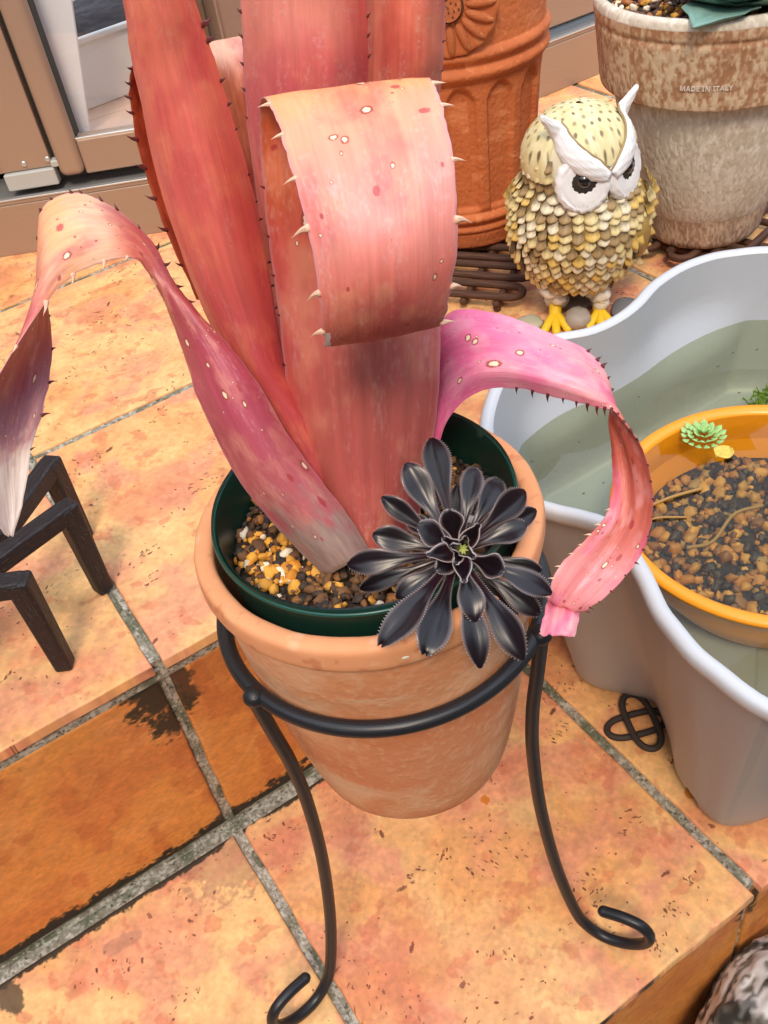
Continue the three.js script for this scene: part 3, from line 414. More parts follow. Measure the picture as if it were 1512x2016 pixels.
// stops: [v, colour] along the leaf; streak: colour of the fibres; scurf: pale wax; spots: number of pale, dark-ringed scars
function leafMaps(s, stops, o = {}) {
  const W = 256, Hh = 1024, asp = o.asp || 5, spots = []; const save = seed; seed = 313 * s + 7;
  for (let i = 0; i < (o.spots || 0); i++) { const big = rnd() * 0.95; spots.push([rr(0.06, 0.94), rr(o.v0 || 0.15, o.v1 || 0.97), 0.008 + 0.028 * Math.pow(big, 4), rr(1.1, 2.2), rnd() < 0.62 ? 1 : 0]); }
  for (const e of o.extra || []) spots.push(e);
  seed = save;
  return tex(W, Hh, (u, v) => {
    const y = v * asp; let k = 0; const vv = v + 0.05 * (fbm(u * 3, y * 2, s, 3) - 0.5); while (k < stops.length - 2 && vv > stops[k + 1][0]) k++;
    let c = mixc(stops[k][1], stops[k + 1][1], sm(stops[k][0], stops[k + 1][0], vv));
    const f1 = fbm(u * 26, y * 1.6, s + 1, 4), f2 = fbm(u * 70, y * 2.4, s + 2, 3), bl = fbm(u * 3.5, y * 1.5, s + 3, 4), bl2 = fbm(u * 6, y * 4, s + 4, 4);
    c = mixc(c, o.dark || [176, 62, 66], sm(0.46, 0.78, bl) * 0.5); c = mixc(c, o.light || [240, 158, 120], sm(0.46, 0.8, bl2) * 0.45);
    const g = 0.9 + 0.14 * f1 + 0.06 * f2; c = [c[0] * g, c[1] * g, c[2] * g];
    const sc = fbm(u * 60, y * 26, s + 5, 4) * 0.6 + fbm(u * 10, y * 2.5, s + 6, 3) * 0.5; c = mixc(c, [232, 206, 204], sm(0.58, 0.92, sc) * (o.scurf ?? 0.4));
    if (vn(u * 128, y * 128, s) > 0.985) c = mixc(c, [120, 40, 44], 0.6);
    const m = o.margin ? sm(0.025, 0.0, Math.min(u, 1 - u)) : 0; c = mixc(c, [204, 150, 162], m * 0.7);
    if (o.grey && v < o.grey) { const t = sm(o.grey, o.grey * 0.35, v + 0.10 * (fbm(u * 9, y * 7, s + 8, 4) - 0.5)); c = mixc(c, mixc([146, 120, 112], [186, 168, 154], fbm(u * 30, y * 8, s + 9, 4)), t * 0.85); }
    if (o.dry && v > o.dry) { const t = sm(o.dry, o.dry + 0.05, v + 0.05 * (fbm(u * 8, y * 9, s + 8, 4) - 0.5)); c = mixc(c, mixc([214, 186, 170], [240, 228, 216], fbm(u * 30, y * 6, s + 9, 4)), t); }
    if (o.tear && u < o.tear[0] * (0.6 + 0.8 * fbm(3, y * 12, s + 7, 3)) && v > o.tear[1] && v < o.tear[2]) c = [238, 226, 228];
    for (const [su, sv, r, e, w] of spots) {
      const d = Math.hypot((u - su) / (r * 1.25), (v - sv) * asp / (r * e)) + 0.5 * (fbm(u * 50, y * 50, s, 2) - 0.5);
      if (d < 1.35) { if (w && d < 0.72) c = mixc(c, [244, 230, 196], 0.95); else c = mixc(c, w ? [150, 66, 52] : [168, 54, 60], (1 - sm(0.95, 1.35, d)) * (w ? 0.8 : 0.65)); }
    }
    return c;
  });
}
const leafBump = grey(256, 512, (u, v) => 0.6 * fbm(u * 60, v * 6, 91, 3) + 0.4 * fbm(u * 14, v * 10, 92, 3));
const leafMat = (s, stops, o) => MP({ map: leafMaps(s, stops, o), bumpMap: leafBump, bumpScale: 0.00025, roughness: o.rough ?? 0.48, clearcoat: 0.08, clearcoatRoughness: 0.45 });
const spineDark = M({ color: new THREE.Color(0.12, 0.02, 0.02), roughness: 0.5 }), spinePale = M({ color: new THREE.Color(0.80, 0.52, 0.36), roughness: 0.5 });
const spineGeo = (() => { const g = tube([[0, 0, 0], [0.0014, 0.0001, 0], [0.0027, 0.0005, 0], [0.0038, 0.0012, 0]], 0.00062, 10, 7), p = g.attributes.position; for (let i = 0; i < p.count; i++) { const t = clamp(p.getX(i) / 0.0040), k = Math.max(0.08, 1.5 - 1.5 * t), yc = 0.0012 * t * t; p.setZ(i, p.getZ(i) * k); p.setY(i, yc + (p.getY(i) - yc) * k); } g.computeVertexNormals(); return g; })();
{
  const b = thing('bromeliad_plant', 'red bromeliad with tall upright and curling spiny leaves in the green pot', 'plant', [PX, 0.3835, PZ]);
  const rel = (rows) => rows.map(r => r.map(p => [p[0] - PX, p[1] - 0.3835, p[2] - PZ]));
  const ROSE = [196, 92, 90], SALM = [228, 112, 88], ORG = [222, 112, 68], PINKL = [232, 112, 140], PALEY = [240, 186, 120], HOT = [226, 84, 132], DUST = [196, 110, 108], MAUVE = [178, 112, 130];
  function leaf(key, name, mat, spec) {
    const L = sheet(rel(LEAF[key]), spec.nv || 90, 18, spec.thick || 0.0016, spec.wave || ((u, v) => 0.0011 * (fbm(u * 5, v * 16, key.length * 3, 3) - 0.5)), 0.0009);
    const m = mesh(spec.name || 'leaf', L.geo, mat, b); m.userData.label = name;
    for (const [side, v0, v1, n, dark, size] of spec.spines || []) for (let i = 0; i < n; i++) {
      const nv = L.P.length - 1, t = v0 + (v1 - v0) * (i + 0.5 + 0.3 * (hash(i, key.length, 2) - 0.5)) / n, j = clamp(Math.round(t * nv), 1, nv - 1), nu = L.P[0].length - 1;
      const e = side ? nu : 0, q = side ? nu - 1 : 1, out = L.P[j][e].clone().sub(L.P[j][q]).normalize(), al = L.P[j + 1][e].clone().sub(L.P[j - 1][e]).normalize(), z = out.clone().cross(al).normalize(), y2 = z.clone().cross(out).normalize();
      const sp = mesh('spine', spineGeo, dark ? spineDark : spinePale, m), k = (size || 1) * (0.8 + 0.5 * hash(i, 5, key.length));
      sp.quaternion.setFromRotationMatrix(new THREE.Matrix4().makeBasis(out, y2, z)); sp.position.copy(L.P[j][e]).addScaledVector(out, -0.0004); sp.scale.setScalar(k * 1.0);
    }
    return m;
  }
  leaf('centre_back', 'upright inner leaf, pink and mauve, behind the curled leaf', leafMat(2, [[0, ROSE], [0.35, [206, 106, 112]], [0.55, [238, 150, 134]], [1, [242, 164, 142]]], { asp: 6, dark: [220, 112, 116], scurf: 0.4, margin: 1, light: [238, 150, 128] }), { spines: [[1, 0.35, 0.8, 9, 1, 0.8], [0, 0.3, 0.6, 6, 1, 0.8]], wave: (u, v) => 0.0012 * Math.sin(u * 9 + 1) });
  leaf('centre_right', 'upright inner leaf at the right of the funnel', leafMat(3, [[0, ROSE], [0.4, [232, 130, 108]], [1, [236, 138, 112]]], { asp: 6, dark: [214, 100, 96], scurf: 0.7, margin: 1 }), { spines: [[0, 0.35, 0.8, 8, 1, 0.8], [1, 0.35, 0.7, 4, 1, 0.6]] });
  leaf('rear_curl', 'pale leaf curling backwards at the rear of the funnel', leafMat(4, [[0, [160, 70, 50]], [0.35, [190, 104, 70]], [0.45, [232, 178, 150]], [0.6, [232, 180, 150]], [1, [180, 90, 60]]], { asp: 4, scurf: 0.3, spots: 5 }), {});
  leaf('left_upright', 'tall orange-red leaf leaning left with a folded dark spiny margin', leafMat(5, [[0, [196, 82, 88]], [0.25, [214, 92, 92]], [0.45, [234, 116, 98]], [0.7, [238, 124, 104]], [1, [240, 130, 106]]], { asp: 6, scurf: 0.22, dark: [206, 74, 82], light: [242, 148, 104] }), { spines: [[1, 0.28, 0.62, 9, 1, 0.8], [1, 0.64, 0.78, 3, 1, 1.4]] });
  leaf('left_margin', 'dark folded spiny margin of the leaf leaning left', leafMat(9, [[0, [150, 60, 40]], [0.5, [166, 70, 42]], [1, [170, 76, 48]]], { asp: 6, scurf: 0.1, dark: [120, 40, 30], light: [186, 90, 54] }), { name: 'folded_margin', nv: 40, spines: [[0, 0.04, 0.96, 9, 1, 1.05]] });
  leaf('left_arch', 'rose leaf arching over to the left with a dried pale tip', leafMat(6, [[0, DUST], [0.2, [192, 86, 104]], [0.38, [168, 76, 74]], [0.45, [214, 110, 92]], [0.52, [242, 196, 158]], [0.60, [238, 172, 122]], [0.70, [206, 100, 84]], [0.8, [170, 118, 128]], [1, [180, 130, 130]]], { asp: 8, scurf: 0.35, spots: 80, v0: 0.04, v1: 0.85, grey: 0.10, dry: 0.84, margin: 1, dark: [170, 64, 84], light: [236, 170, 140] }), { nv: 130, spines: [[0, 0.44, 0.78, 6, 0, 1.1], [1, 0.34, 0.66, 12, 1, 1.0], [1, 0.7, 0.9, 5, 1, 0.8]] });
  leaf('right_arch', 'hot pink leaf arching to the right and hanging with a curled broken tip', leafMat(7, [[0, HOT], [0.12, [232, 112, 156]], [0.22, [240, 150, 172]], [0.38, [240, 152, 150]], [0.46, [204, 92, 72]], [0.6, [206, 104, 86]], [0.75, [228, 136, 138]], [0.9, [232, 146, 152]], [1, [232, 160, 168]]], { asp: 8, scurf: 0.3, spots: 70, v0: 0.06, v1: 0.86, dark: [218, 84, 140], light: [244, 184, 190], extra: [[0.35, 0.185, 0.035, 2.6, 1], [0.78, 0.345, 0.03, 1.5, 1]] }), { nv: 130, spines: [[0, 0.22, 0.52, 13, 1, 0.9], [0, 0.54, 0.84, 12, 1, 0.55], [1, 0.3, 0.41, 5, 1, 1.1], [1, 0.6, 0.84, 9, 0, 0.6]], wave: (u, v) => 0.0006 * Math.sin(u * 14 + v * 5) });
  leaf('front', 'broad front leaf that rises and curls forward and down over itself', leafMat(8, [[0, [186, 88, 80]], [0.12, [198, 100, 92]], [0.25, [200, 104, 92]], [0.36, [196, 96, 62]], [0.45, [206, 98, 56]], [0.50, [236, 178, 118]], [0.58, [238, 164, 132]], [0.70, [236, 150, 138]], [0.80, [226, 118, 104]], [0.9, [206, 106, 86]], [1, [190, 90, 70]]], { asp: 7, tear: [0.06, 0.835, 0.95], scurf: 0.34, spots: 44, v0: 0.3, v1: 0.95, margin: 1, light: [240, 170, 132], dark: [206, 84, 86] }), { nv: 130, thick: 0.0022, spines: [[0, 0.5, 0.86, 6, 0, 1.35], [1, 0.5, 0.9, 6, 0, 1.35], [0, 0.1, 0.36, 8, 1, 0.7]] });
  const core = revolve(fine([[0.012, -0.012], [0.012, 0.0], [0.011, 0.012], [0.008, 0.02], [0.0, 0.022]], 24), 40); core.translate(-0.004, 0, -0.014);
  mesh('stem_base', core, M({ map: tex(128, 128, (u, v) => mixc([110, 60, 44], [160, 104, 82], fbm(u * 20, v * 20, 3, 4))), roughness: 0.85 }), b);
}

// ---------------------------------------------------------------- black rosette succulent
{
  const C = V(...ROSETTE_CENTRE), axis = camAxis(C);
  function camAxis(c) { return V(-0.22, 0.62, 0.52).normalize(); }             // the rosette faces up and out over the pot's rim
  const s = thing('black_rosette_succulent', 'glossy black-purple rosette of spoon leaves leaning over the pot rim', 'succulent', [C.x, C.y, C.z]);
  const skin = MP({ vertexColors: true, roughness: 0.30, specularIntensity: 0.85, bumpMap: grey(128, 256, (u, v) => fbm(u * 5, v * 4, 61, 3)), bumpScale: 0.00010 });
  const w0 = (t) => { const a = 0.20 + 0.16 * t, bell = Math.exp(-Math.pow((t - 0.76) / 0.25, 2)); let w = a + 0.70 * bell; if (t > 0.82) w *= Math.sqrt(Math.max(0, 1 - Math.pow((t - 0.82) / 0.185, 2.1))); return w; };
  ROSETTE.forEach(([tx, ty, tz, w, bf], k) => {
    const tip = V(tx, ty, tz).sub(C), len0 = tip.length();
    const inner = bf < 0.07, start = tip.clone().multiplyScalar(0.06).addScaledVector(axis, -0.010 - bf * 0.06 + (inner ? 0.008 : 0));
    const dir = tip.clone().sub(start).normalize(), side = dir.clone().cross(axis).normalize(), up = side.clone().cross(dir).normalize(), len = tip.distanceTo(start);
    const nv = 22, nu = 8, pos = [], col = [], idx = [], uv = [], tw = rr(-0.6, 0.6), bend = rr(-0.10, 0.14) * len, cup = inner ? 0.42 : 0.26, notch = hash(k, 3, 3) < 0.2;
    const P = [];
    for (let j = 0; j <= nv; j++) {
      const t = j / nv; let hw = w * 0.57 * (inner ? Math.max(0.02, Math.sin(Math.PI * Math.min(1, 0.12 + 0.9 * t)) * 1.0) : w0(t)); hw = Math.max(hw, j === nv ? 0.0002 : 0.0012);
      const row = [];
      for (let i = 0; i <= nu; i++) {
        const x = i / nu * 2 - 1, ang = tw * t, bow = bend * Math.sin(Math.PI * t) - (t > 0.75 ? (t - 0.75) * (t - 0.75) * len * 0.8 : 0);
        const p = start.clone().addScaledVector(dir, len * (t + (notch && j === nv ? -0.04 * (1 - Math.abs(x)) : 0)));
        p.addScaledVector(side, x * hw * Math.cos(ang)).addScaledVector(up, x * hw * Math.sin(ang) + cup * hw * x * x - 0.10 * hw * Math.exp(-x * x * 18) + bow);
        row.push(p);
      }
      P.push(row);
    }
    const tint = 0.8 + 0.5 * hash(k, 9, 1), dk = [0.0075 * tint, 0.004 * tint, 0.0062 * tint], rd = [0.040, 0.008, 0.014], edge = [0.22, 0.16, 0.155];
    for (const sgn of [1, -1]) for (let j = 0; j <= nv; j++) for (let i = 0; i <= nu; i++) {
      const x = Math.abs(i / nu * 2 - 1), th = 0.0011 * (1 - x * x * 0.8) * (j === nv ? 0.2 : 1), q = P[j][i].clone().addScaledVector(up, sgn * th);
      pos.push(q.x, q.y, q.z); uv.push(i / nu, j / nv); let c = mixc(rd, dk, sm(0.0, 0.55, j / nv + 0.2 * (hash(i, j, k) - 0.5))); if (x > 0.99) c = mixc(c, edge, 0.6); col.push(...c);
    }
    const W = nu + 1, o = W * (nv + 1);
    for (let j = 0; j < nv; j++) for (let i = 0; i < nu; i++) { const a = j * W + i, b2 = a + W; idx.push(a, a + 1, b2, a + 1, b2 + 1, b2, o + a, o + b2, o + a + 1, o + a + 1, o + b2, o + b2 + 1); }
    const seam = (a, b2) => idx.push(a, b2, o + a, b2, o + b2, o + a);
    for (let j = 0; j < nv; j++) { seam(j * W, (j + 1) * W); seam((j + 1) * W + nu, j * W + nu); } for (let i = 0; i < nu; i++) seam(nv * W + i, nv * W + i + 1);
    // hairs along both margins
    for (const e of [0, nu]) for (let j = 2; j < nv; j++) for (let h = 0; h < 2; h++) {
      const a = P[j][e].clone().lerp(P[Math.min(nv, j + 1)][e], h / 2), out = P[j][e].clone().sub(P[j][e ? nu - 1 : 1]).normalize(), n = pos.length / 3;
      const b2 = a.clone().addScaledVector(dir, 0.00028), c2 = a.clone().addScaledVector(out, 0.0010).addScaledVector(dir, 0.0004), d2 = a.clone().addScaledVector(up, 0.00028);
      for (const q of [a, b2, c2, d2]) { pos.push(q.x, q.y, q.z); uv.push(0, 0); col.push(0.55, 0.46, 0.44); } idx.push(n, n + 1, n + 2, n + 1, n + 3, n + 2, n, n + 2, n + 3);
    }
    const g = new THREE.BufferGeometry(); g.setAttribute('position', new THREE.Float32BufferAttribute(pos, 3)); g.setAttribute('color', new THREE.Float32BufferAttribute(col, 3)); g.setAttribute('uv', new THREE.Float32BufferAttribute(uv, 2)); g.setIndex(idx); g.computeVertexNormals();
    mesh('leaf', g, skin, s);
  });
  const bud = []; for (let i = 0; i < 7; i++) { const a = i * 2.4, g = new THREE.ConeGeometry(0.0013, 0.005, 7); g.applyMatrix4(mat4([0.0014 * Math.cos(a), 0.0015, 0.0014 * Math.sin(a)], [0.5 * Math.sin(a), 0, -0.5 * Math.cos(a)])); bud.push(g); }
  const bg = merge(bud); bg.applyQuaternion(new THREE.Quaternion().setFromUnitVectors(V(0, 1, 0), axis)); bg.translate(axis.x * 0.004, axis.y * 0.004, axis.z * 0.004); mesh('bud', bg, M({ color: new THREE.Color(0.42, 0.44, 0.12), roughness: 0.6 }), s);
  const e = V(PX + 0.022, 0.379, PZ + 0.035).sub(C);
  mesh('stem', tube([[axis.x * -0.002, axis.y * -0.002, axis.z * -0.002], [axis.x * -0.014, axis.y * -0.014, axis.z * -0.014], [e.x * 0.55, e.y * 0.45, e.z * 0.62], [e.x, e.y, e.z]], 0.0042, 30, 10), M({ color: new THREE.Color(0.16, 0.10, 0.07), roughness: 0.9 }), s);
}

// ---------------------------------------------------------------- iron trivets
const rust = M({ map: tex(256, 256, (u, v) => mixc([52, 34, 26], [112, 74, 54], fbm(u * 24, v * 24, 14, 4))), roughness: 0.75, metalness: 0.2 });
function trivet(label, pos, turn, L, W, bars) {            // hairpin rods on cross bars, four stub feet
  const t = thing('iron_trivet', label, 'trivet', pos, turn, 'rusty iron trivets');
  const r = 0.0040, gap = W / bars, y = 0.0145;
  for (let i = 0; i < bars; i++) {
    const z = -W / 2 + gap * (i + 0.5), h = gap * 0.29, e = L / 2;
    mesh('hairpin', tube([[-e + h, y, z - h], [0, y, z - h], [e - h * 1.6, y, z - h], [e - h * 0.35, y, z - h * 0.7], [e, y, z], [e - h * 0.35, y, z + h * 0.7], [e - h * 1.6, y, z + h], [0, y, z + h], [-e + h * 1.6, y, z + h], [-e + h * 0.35, y, z + h * 0.7], [-e, y, z], [-e + h * 0.35, y, z - h * 0.7]], r, 90, 8, true), rust, t);
  }
  for (const x of [-0.38, -0.2, 0, 0.2, 0.38]) mesh('cross_bar', tube([[x * L, y - 0.006, -W / 2 + 0.004], [x * L, y - 0.006, W / 2 - 0.004]], r * 0.95, 4, 8), rust, t);
  for (const sx of [-0.38, 0.38]) for (const sz of [-1, 1]) mesh('foot', tube([[sx * L, y - 0.006, sz * (W / 2 - 0.008)], [sx * L, 0.0025, sz * (W / 2 - 0.006)]], r, 3, 8), rust, t);
  return t;
}
trivet('rusty iron trivet under the fluted terracotta pot', [0.484, LAND, -0.300], -0.96, 0.19, 0.185, 5);
trivet('rusty iron trivet under the weathered stone pot', [0.735, LAND, -0.150], 0.25, 0.23, 0.20, 5);
{
  const t = thing('iron_trivet', 'small iron trivet loops showing under the grey planter', 'trivet', [0.332, 0, 0.143], 0, 'rusty iron trivets');
  const dark = M({ color: new THREE.Color(0.035, 0.026, 0.022), roughness: 0.7 });
  const loop = (cx, cz, a, l, w, y) => { const p = []; for (let i = 0; i < 20; i++) { const q = i / 20 * Math.PI * 2, x = Math.sign(Math.cos(q)) * Math.pow(Math.abs(Math.cos(q)), 0.6) * l, z = Math.sin(q) * w; p.push([cx + x * Math.cos(a) - z * Math.sin(a), y, cz + x * Math.sin(a) + z * Math.cos(a)]); } return tube(p, 0.0030, 70, 8, true); };
  mesh('loop', loop(0.0, -0.003, 0.36, 0.026, 0.0105, 0.0032), dark, t);
  mesh('loop', loop(0.003, 0.0, 1.97, 0.029, 0.0115, 0.0092), dark, t);
}

// ---------------------------------------------------------------- fluted terracotta pot with the sun medallion
const redClay = (() => {
  const map = tex(512, 512, (u, v) => { const a = fbm(u * 10, v * 10, 71, 5), c = fbm(u * 60, v * 60, 73, 3); let col = mixc([188, 100, 54], [202, 114, 62], a); col = mixc(col, [222, 142, 92], sm(0.6, 0.75, fbm(u * 5, v * 14, 75, 4)) * 0.6); if (c > 0.74) col = mixc(col, [222, 150, 100], 0.4); return col; });
  return M({ map, bumpMap: grey(256, 256, (u, v) => fbm(u * 50, v * 50, 74, 3)), bumpScale: 0.0008, roughness: 0.78 });
})();
{
  const p = thing('fluted_terracotta_pot', 'tall orange terracotta pot with flutes and a sun face medallion', 'pot', [0.53, LAND + 0.018, -0.335]);
  const prof = [], R = (y) => 0.0685 + (y / 0.19) * 0.0175 * (y < 0.19 ? 1 : 1) ;
  const pt = (r, y) => prof.push([r, y]);
  pt(0, 0.001); pt(0.055, 0.001); pt(0.0665, 0.002); for (let i = 0; i <= 5; i++) pt(0.0675 + i * 0.0005, 0.004 + i * 0.0028);
  for (let i = 0; i <= 10; i++) { const a = i / 10 * Math.PI; pt(0.0695 + 0.0028 * Math.sin(a), 0.019 + i * 0.0009); }       // lower mouldings
  for (let i = 0; i <= 12; i++) { const a = i / 12 * Math.PI; pt(0.0703 + 0.0050 * Math.sin(a), 0.0295 + i * 0.00105); }
  for (let i = 1; i <= 60; i++) pt(R(0.043 + 0.132 * i / 60), 0.043 + 0.132 * i / 60);                                       // fluted drum
  for (let i = 0; i <= 12; i++) { const a = i / 12 * Math.PI; pt(0.0868 + 0.0046 * Math.sin(a), 0.1765 + i * 0.00115); }     // two rings
  for (let i = 0; i <= 12; i++) { const a = i / 12 * Math.PI; pt(0.0878 + 0.0046 * Math.sin(a), 0.1925 + i * 0.00115); }
  for (let i = 1; i <= 20; i++) pt(0.0880 + 0.0045 * i / 20, 0.2075 + 0.125 * i / 20);
  for (let i = 0; i <= 10; i++) { const a = i / 10 * Math.PI; pt(0.0925 + 0.006 * Math.sin(a), 0.334 + i * 0.0018); }
  pt(0.086, 0.353); pt(0.084, 0.34); pt(0.078, 0.20); pt(0.062, 0.03); pt(0, 0.02);
  const NF = 13;
  mesh('body', revolve(prof, 360, (t, j, r, y) => {
    if (y < 0.043 || y > 0.1755 || r < 0.066) return r;
    const k = t / (Math.PI * 2) * NF, x = Math.abs(k - Math.floor(k) - 0.5) * 2, yt = 0.170 - 0.012 * x * x / 0.45, w = sm(0.74, 0.66, x), vv = sm(0.044, 0.048, y) * sm(yt + 0.003, yt - 0.003, y);
    return r - 0.0052 * w * vv * Math.sqrt(Math.max(0.25, 1 - x * x));
  }, 6, 3), redClay, p);
  const a0 = Math.atan2(0.80, -0.60), MS = 1.32;
  const medal = mesh('sun_medallion', (() => { const g = revolve(fine([[0, 0.0035], [0.030, 0.0035], [0.0325, 0.002], [0.033, -0.003]], 16), 64, (t, j, r) => r * (1 + 0.015 * Math.sin(t * 16))); g.rotateX(Math.PI / 2); return g; })(), redClay, p);
  medal.position.set(0.0895 * Math.cos(a0), 0.2455, 0.0895 * Math.sin(a0)); medal.scale.set(MS, MS, 1.25); medal.lookAt(p.position.x + 0.5 * Math.cos(a0), p.position.y + 0.2455, p.position.z + 0.5 * Math.sin(a0));
  for (let i = 0; i < 16; i++) { const a = i / 16 * Math.PI * 2, g = new THREE.SphereGeometry(1, 14, 8); g.applyMatrix4(mat4([0.0215 * Math.cos(a), 0.0215 * Math.sin(a), 0.0036], [0, 0, a], [0.0105, 0.0032, 0.0034])); mesh('ray', g, redClay, medal); }
  const eye = new THREE.CylinderGeometry(0.0086, 0.0095, 0.007, 32); eye.rotateX(Math.PI / 2); eye.translate(0, 0, 0.005); mesh('boss', eye, redClay, medal);
  const hol = new THREE.TorusGeometry(0.0094, 0.0009, 8, 40); hol.translate(0, 0, 0.0052); mesh('boss_ring', hol, M({ color: new THREE.Color(0.10, 0.03, 0.012), roughness: 0.9 }), medal);
  const dots = []; for (let i = 0; i < 14; i++) { const g = new THREE.SphereGeometry(0.0009, 6, 5); const a = i * 2.4, r = 0.002 * Math.sqrt(i); g.scale(0.7, 1.2, 0.5); g.translate(r * Math.cos(a), r * Math.sin(a), 0.0085); dots.push(g); } mesh('pit', merge(dots), M({ color: new THREE.Color(0.13, 0.04, 0.015), roughness: 0.9 }), medal);
  const b0 = Math.atan2(0.24, 0.97), lug = new THREE.TorusGeometry(0.014, 0.007, 12, 28); lug.applyMatrix4(mat4([0.094 * Math.cos(b0), 0.268, 0.094 * Math.sin(b0)], [0, -b0, 0])); mesh('lug', lug, redClay, p);
}

// ---------------------------------------------------------------- weathered stone-coloured pot with an agave
const font = await new FontLoader().loadAsync('fonts/droid/droid_sans_bold.typeface.json');
{
  const p = thing('weathered_pot', 'large weathered beige clay pot stamped MADE IN ITALY behind the owl', 'pot', [0.685, LAND + 0.018, -0.147]);
  const mk = (lo, hi, gr, s, k) => {
    const f = (u, v) => ({ a: fbm(u * 8, v * 8, s, 5), b: fbm(u * 90, v * 26, s + 3, 4), c: fbm(u * 110, v * 60, s + 5, 3), d: fbm(u * 4, v * 6, s + 9, 4) });
    return M({ map: tex(1024, 512, (u, v) => { const { a, b, c, d } = f(u, v); let col = mixc(lo, hi, sm(0.34, 0.68, 0.55 * b + 0.45 * a + k * 0.6 * (c - 0.5))); col = mixc(col, gr, sm(0.48, 0.66, d) * 0.6); if (c > 0.6) col = mixc(col, hi, (c - 0.6) * 3); if (c < 0.34) col = mixc(col, lo, 0.6); return col; }), bumpMap: grey(512, 256, (u, v) => { const { b, c } = f(u, v); return 0.5 * b + 0.5 * c; }), bumpScale: 0.0014, roughness: 0.92 });
  };
  const bandM = mk([164, 118, 84], [210, 184, 152], [190, 148, 118], 301, 0.6), bodyM = mk([152, 122, 98], [200, 174, 150], [150, 128, 106], 311, 0.6), lipM = mk([196, 184, 164], [226, 218, 204], [210, 200, 184], 321, 0.3);
  mesh('body', revolve(fine([[0, 0.0005], [0.048, 0.0005], [0.0545, 0.003], [0.0575, 0.009], [0.064, 0.045], [0.0735, 0.09], [0.084, 0.13], [0.0895, 0.1545]], 60), 96, (t, j, r, y) => r * (1 + 0.004 * (fbm(Math.cos(t) * 4 + 4, y * 40 + Math.sin(t) * 4, 5, 3) - 0.5)), 4, 2), bodyM, p);
  mesh('band', revolve(fine([[0.0885, 0.1535], [0.101, 0.1545], [0.1035, 0.1575], [0.1055, 0.175], [0.1075, 0.195], [0.1088, 0.207], [0.1075, 0.2105], [0.1095, 0.214], [0.1100, 0.222]], 50), 110, null, 4, 2), bandM, p);
  mesh('lip', revolve(fine([[0.1100, 0.2215], [0.1098, 0.2265], [0.1075, 0.2290], [0.1035, 0.2285], [0.1015, 0.2255], [0.0995, 0.19], [0.094, 0.16], [0.06, 0.03], [0, 0.02]], 60), 110, null, 4, 2), lipM, p);
  const tg = new TextGeometry('MADE IN ITALY', { font, size: 0.0043, depth: 0.0006, curveSegments: 4, bevelEnabled: false }); tg.computeBoundingBox(); const bx = tg.boundingBox, q = tg.attributes.position;
  for (let i = 0; i < q.count; i++) { const x = q.getX(i) - bx.max.x / 2, y = q.getY(i) + 0.1735, a = 2.48 - x / 0.1065, r = 0.1046 + 0.1 * (y - 0.165) + q.getZ(i) + 0.0003; q.setXYZ(i, r * Math.cos(a), y, r * Math.sin(a)); }
  tg.computeVertexNormals(); mesh('lettering', tg, M({ color: new THREE.Color(0.72, 0.62, 0.52), roughness: 0.9 }), p);
  soilDisc('potting_soil', 'dark soil inside the weathered pot', 0.685, LAND + 0.018 + 0.2215, -0.147, 0.1006);
  gravel('pot_gravel', 'brown and ochre grit in the weathered pot', 0.685, LAND + 0.0185 + 0.2225, -0.147, 0.098, 1100, [0.0018, 0.0045], () => pick([[4, [70, 46, 34]], [3, [110, 70, 42]], [3, [206, 150, 60]], [1, [226, 212, 186]], [2, [160, 96, 52]]]), null);
  const ag = thing('agave_plant', 'small blue-green agave with toothed leaves in the weathered pot', 'plant', [0.654, LAND + 0.242, -0.098]); ag.scale.setScalar(1.3);
  const am = M({ map: tex(128, 256, (u, v) => mixc([96, 134, 122], [136, 170, 156], fbm(u * 8, v * 6, 33, 4))), roughness: 0.6 }), red = M({ color: new THREE.Color(0.10, 0.04, 0.03), roughness: 0.6 });
  for (let i = 0; i < 13; i++) {
    const a = i * 2.4 + 0.5, lv = i / 13, len = 0.062 - 0.02 * lv, up = 0.02 + 0.95 * lv, w = 0.021, rows = [];
    for (let j = 0; j <= 8; j++) { const t = j / 8, hw = w * (0.55 + 1.3 * t * (1 - t) * 1.4) * (t > 0.55 ? 1 - Math.pow((t - 0.55) / 0.45, 1.25) * 0.985 : 1), r = len * t * Math.cos(up * (0.7 + 0.3 * t)), y = len * t * Math.sin(up) * (1 - 0.15 * t); rows.push([-1, -0.5, 0, 0.5, 1].map(x => { const X = r, Z = x * hw * (1 + (Math.abs(x) === 1 && j % 2 ? 0.16 : 0)); return [X * Math.cos(a) - Z * Math.sin(a), y + 0.25 * hw * x * x, X * Math.sin(a) + Z * Math.cos(a)]; })); }
    const lf = mesh('leaf', sheet(rows, 16, 8, 0.003).geo, am, ag), tp = rows[8][2], sp = new THREE.ConeGeometry(0.0007, 0.006, 6); sp.rotateZ(-Math.PI / 2 + up * 0.6); sp.rotateY(-a); sp.translate(...tp); mesh('terminal_spine', sp, red, lf);
  }
}

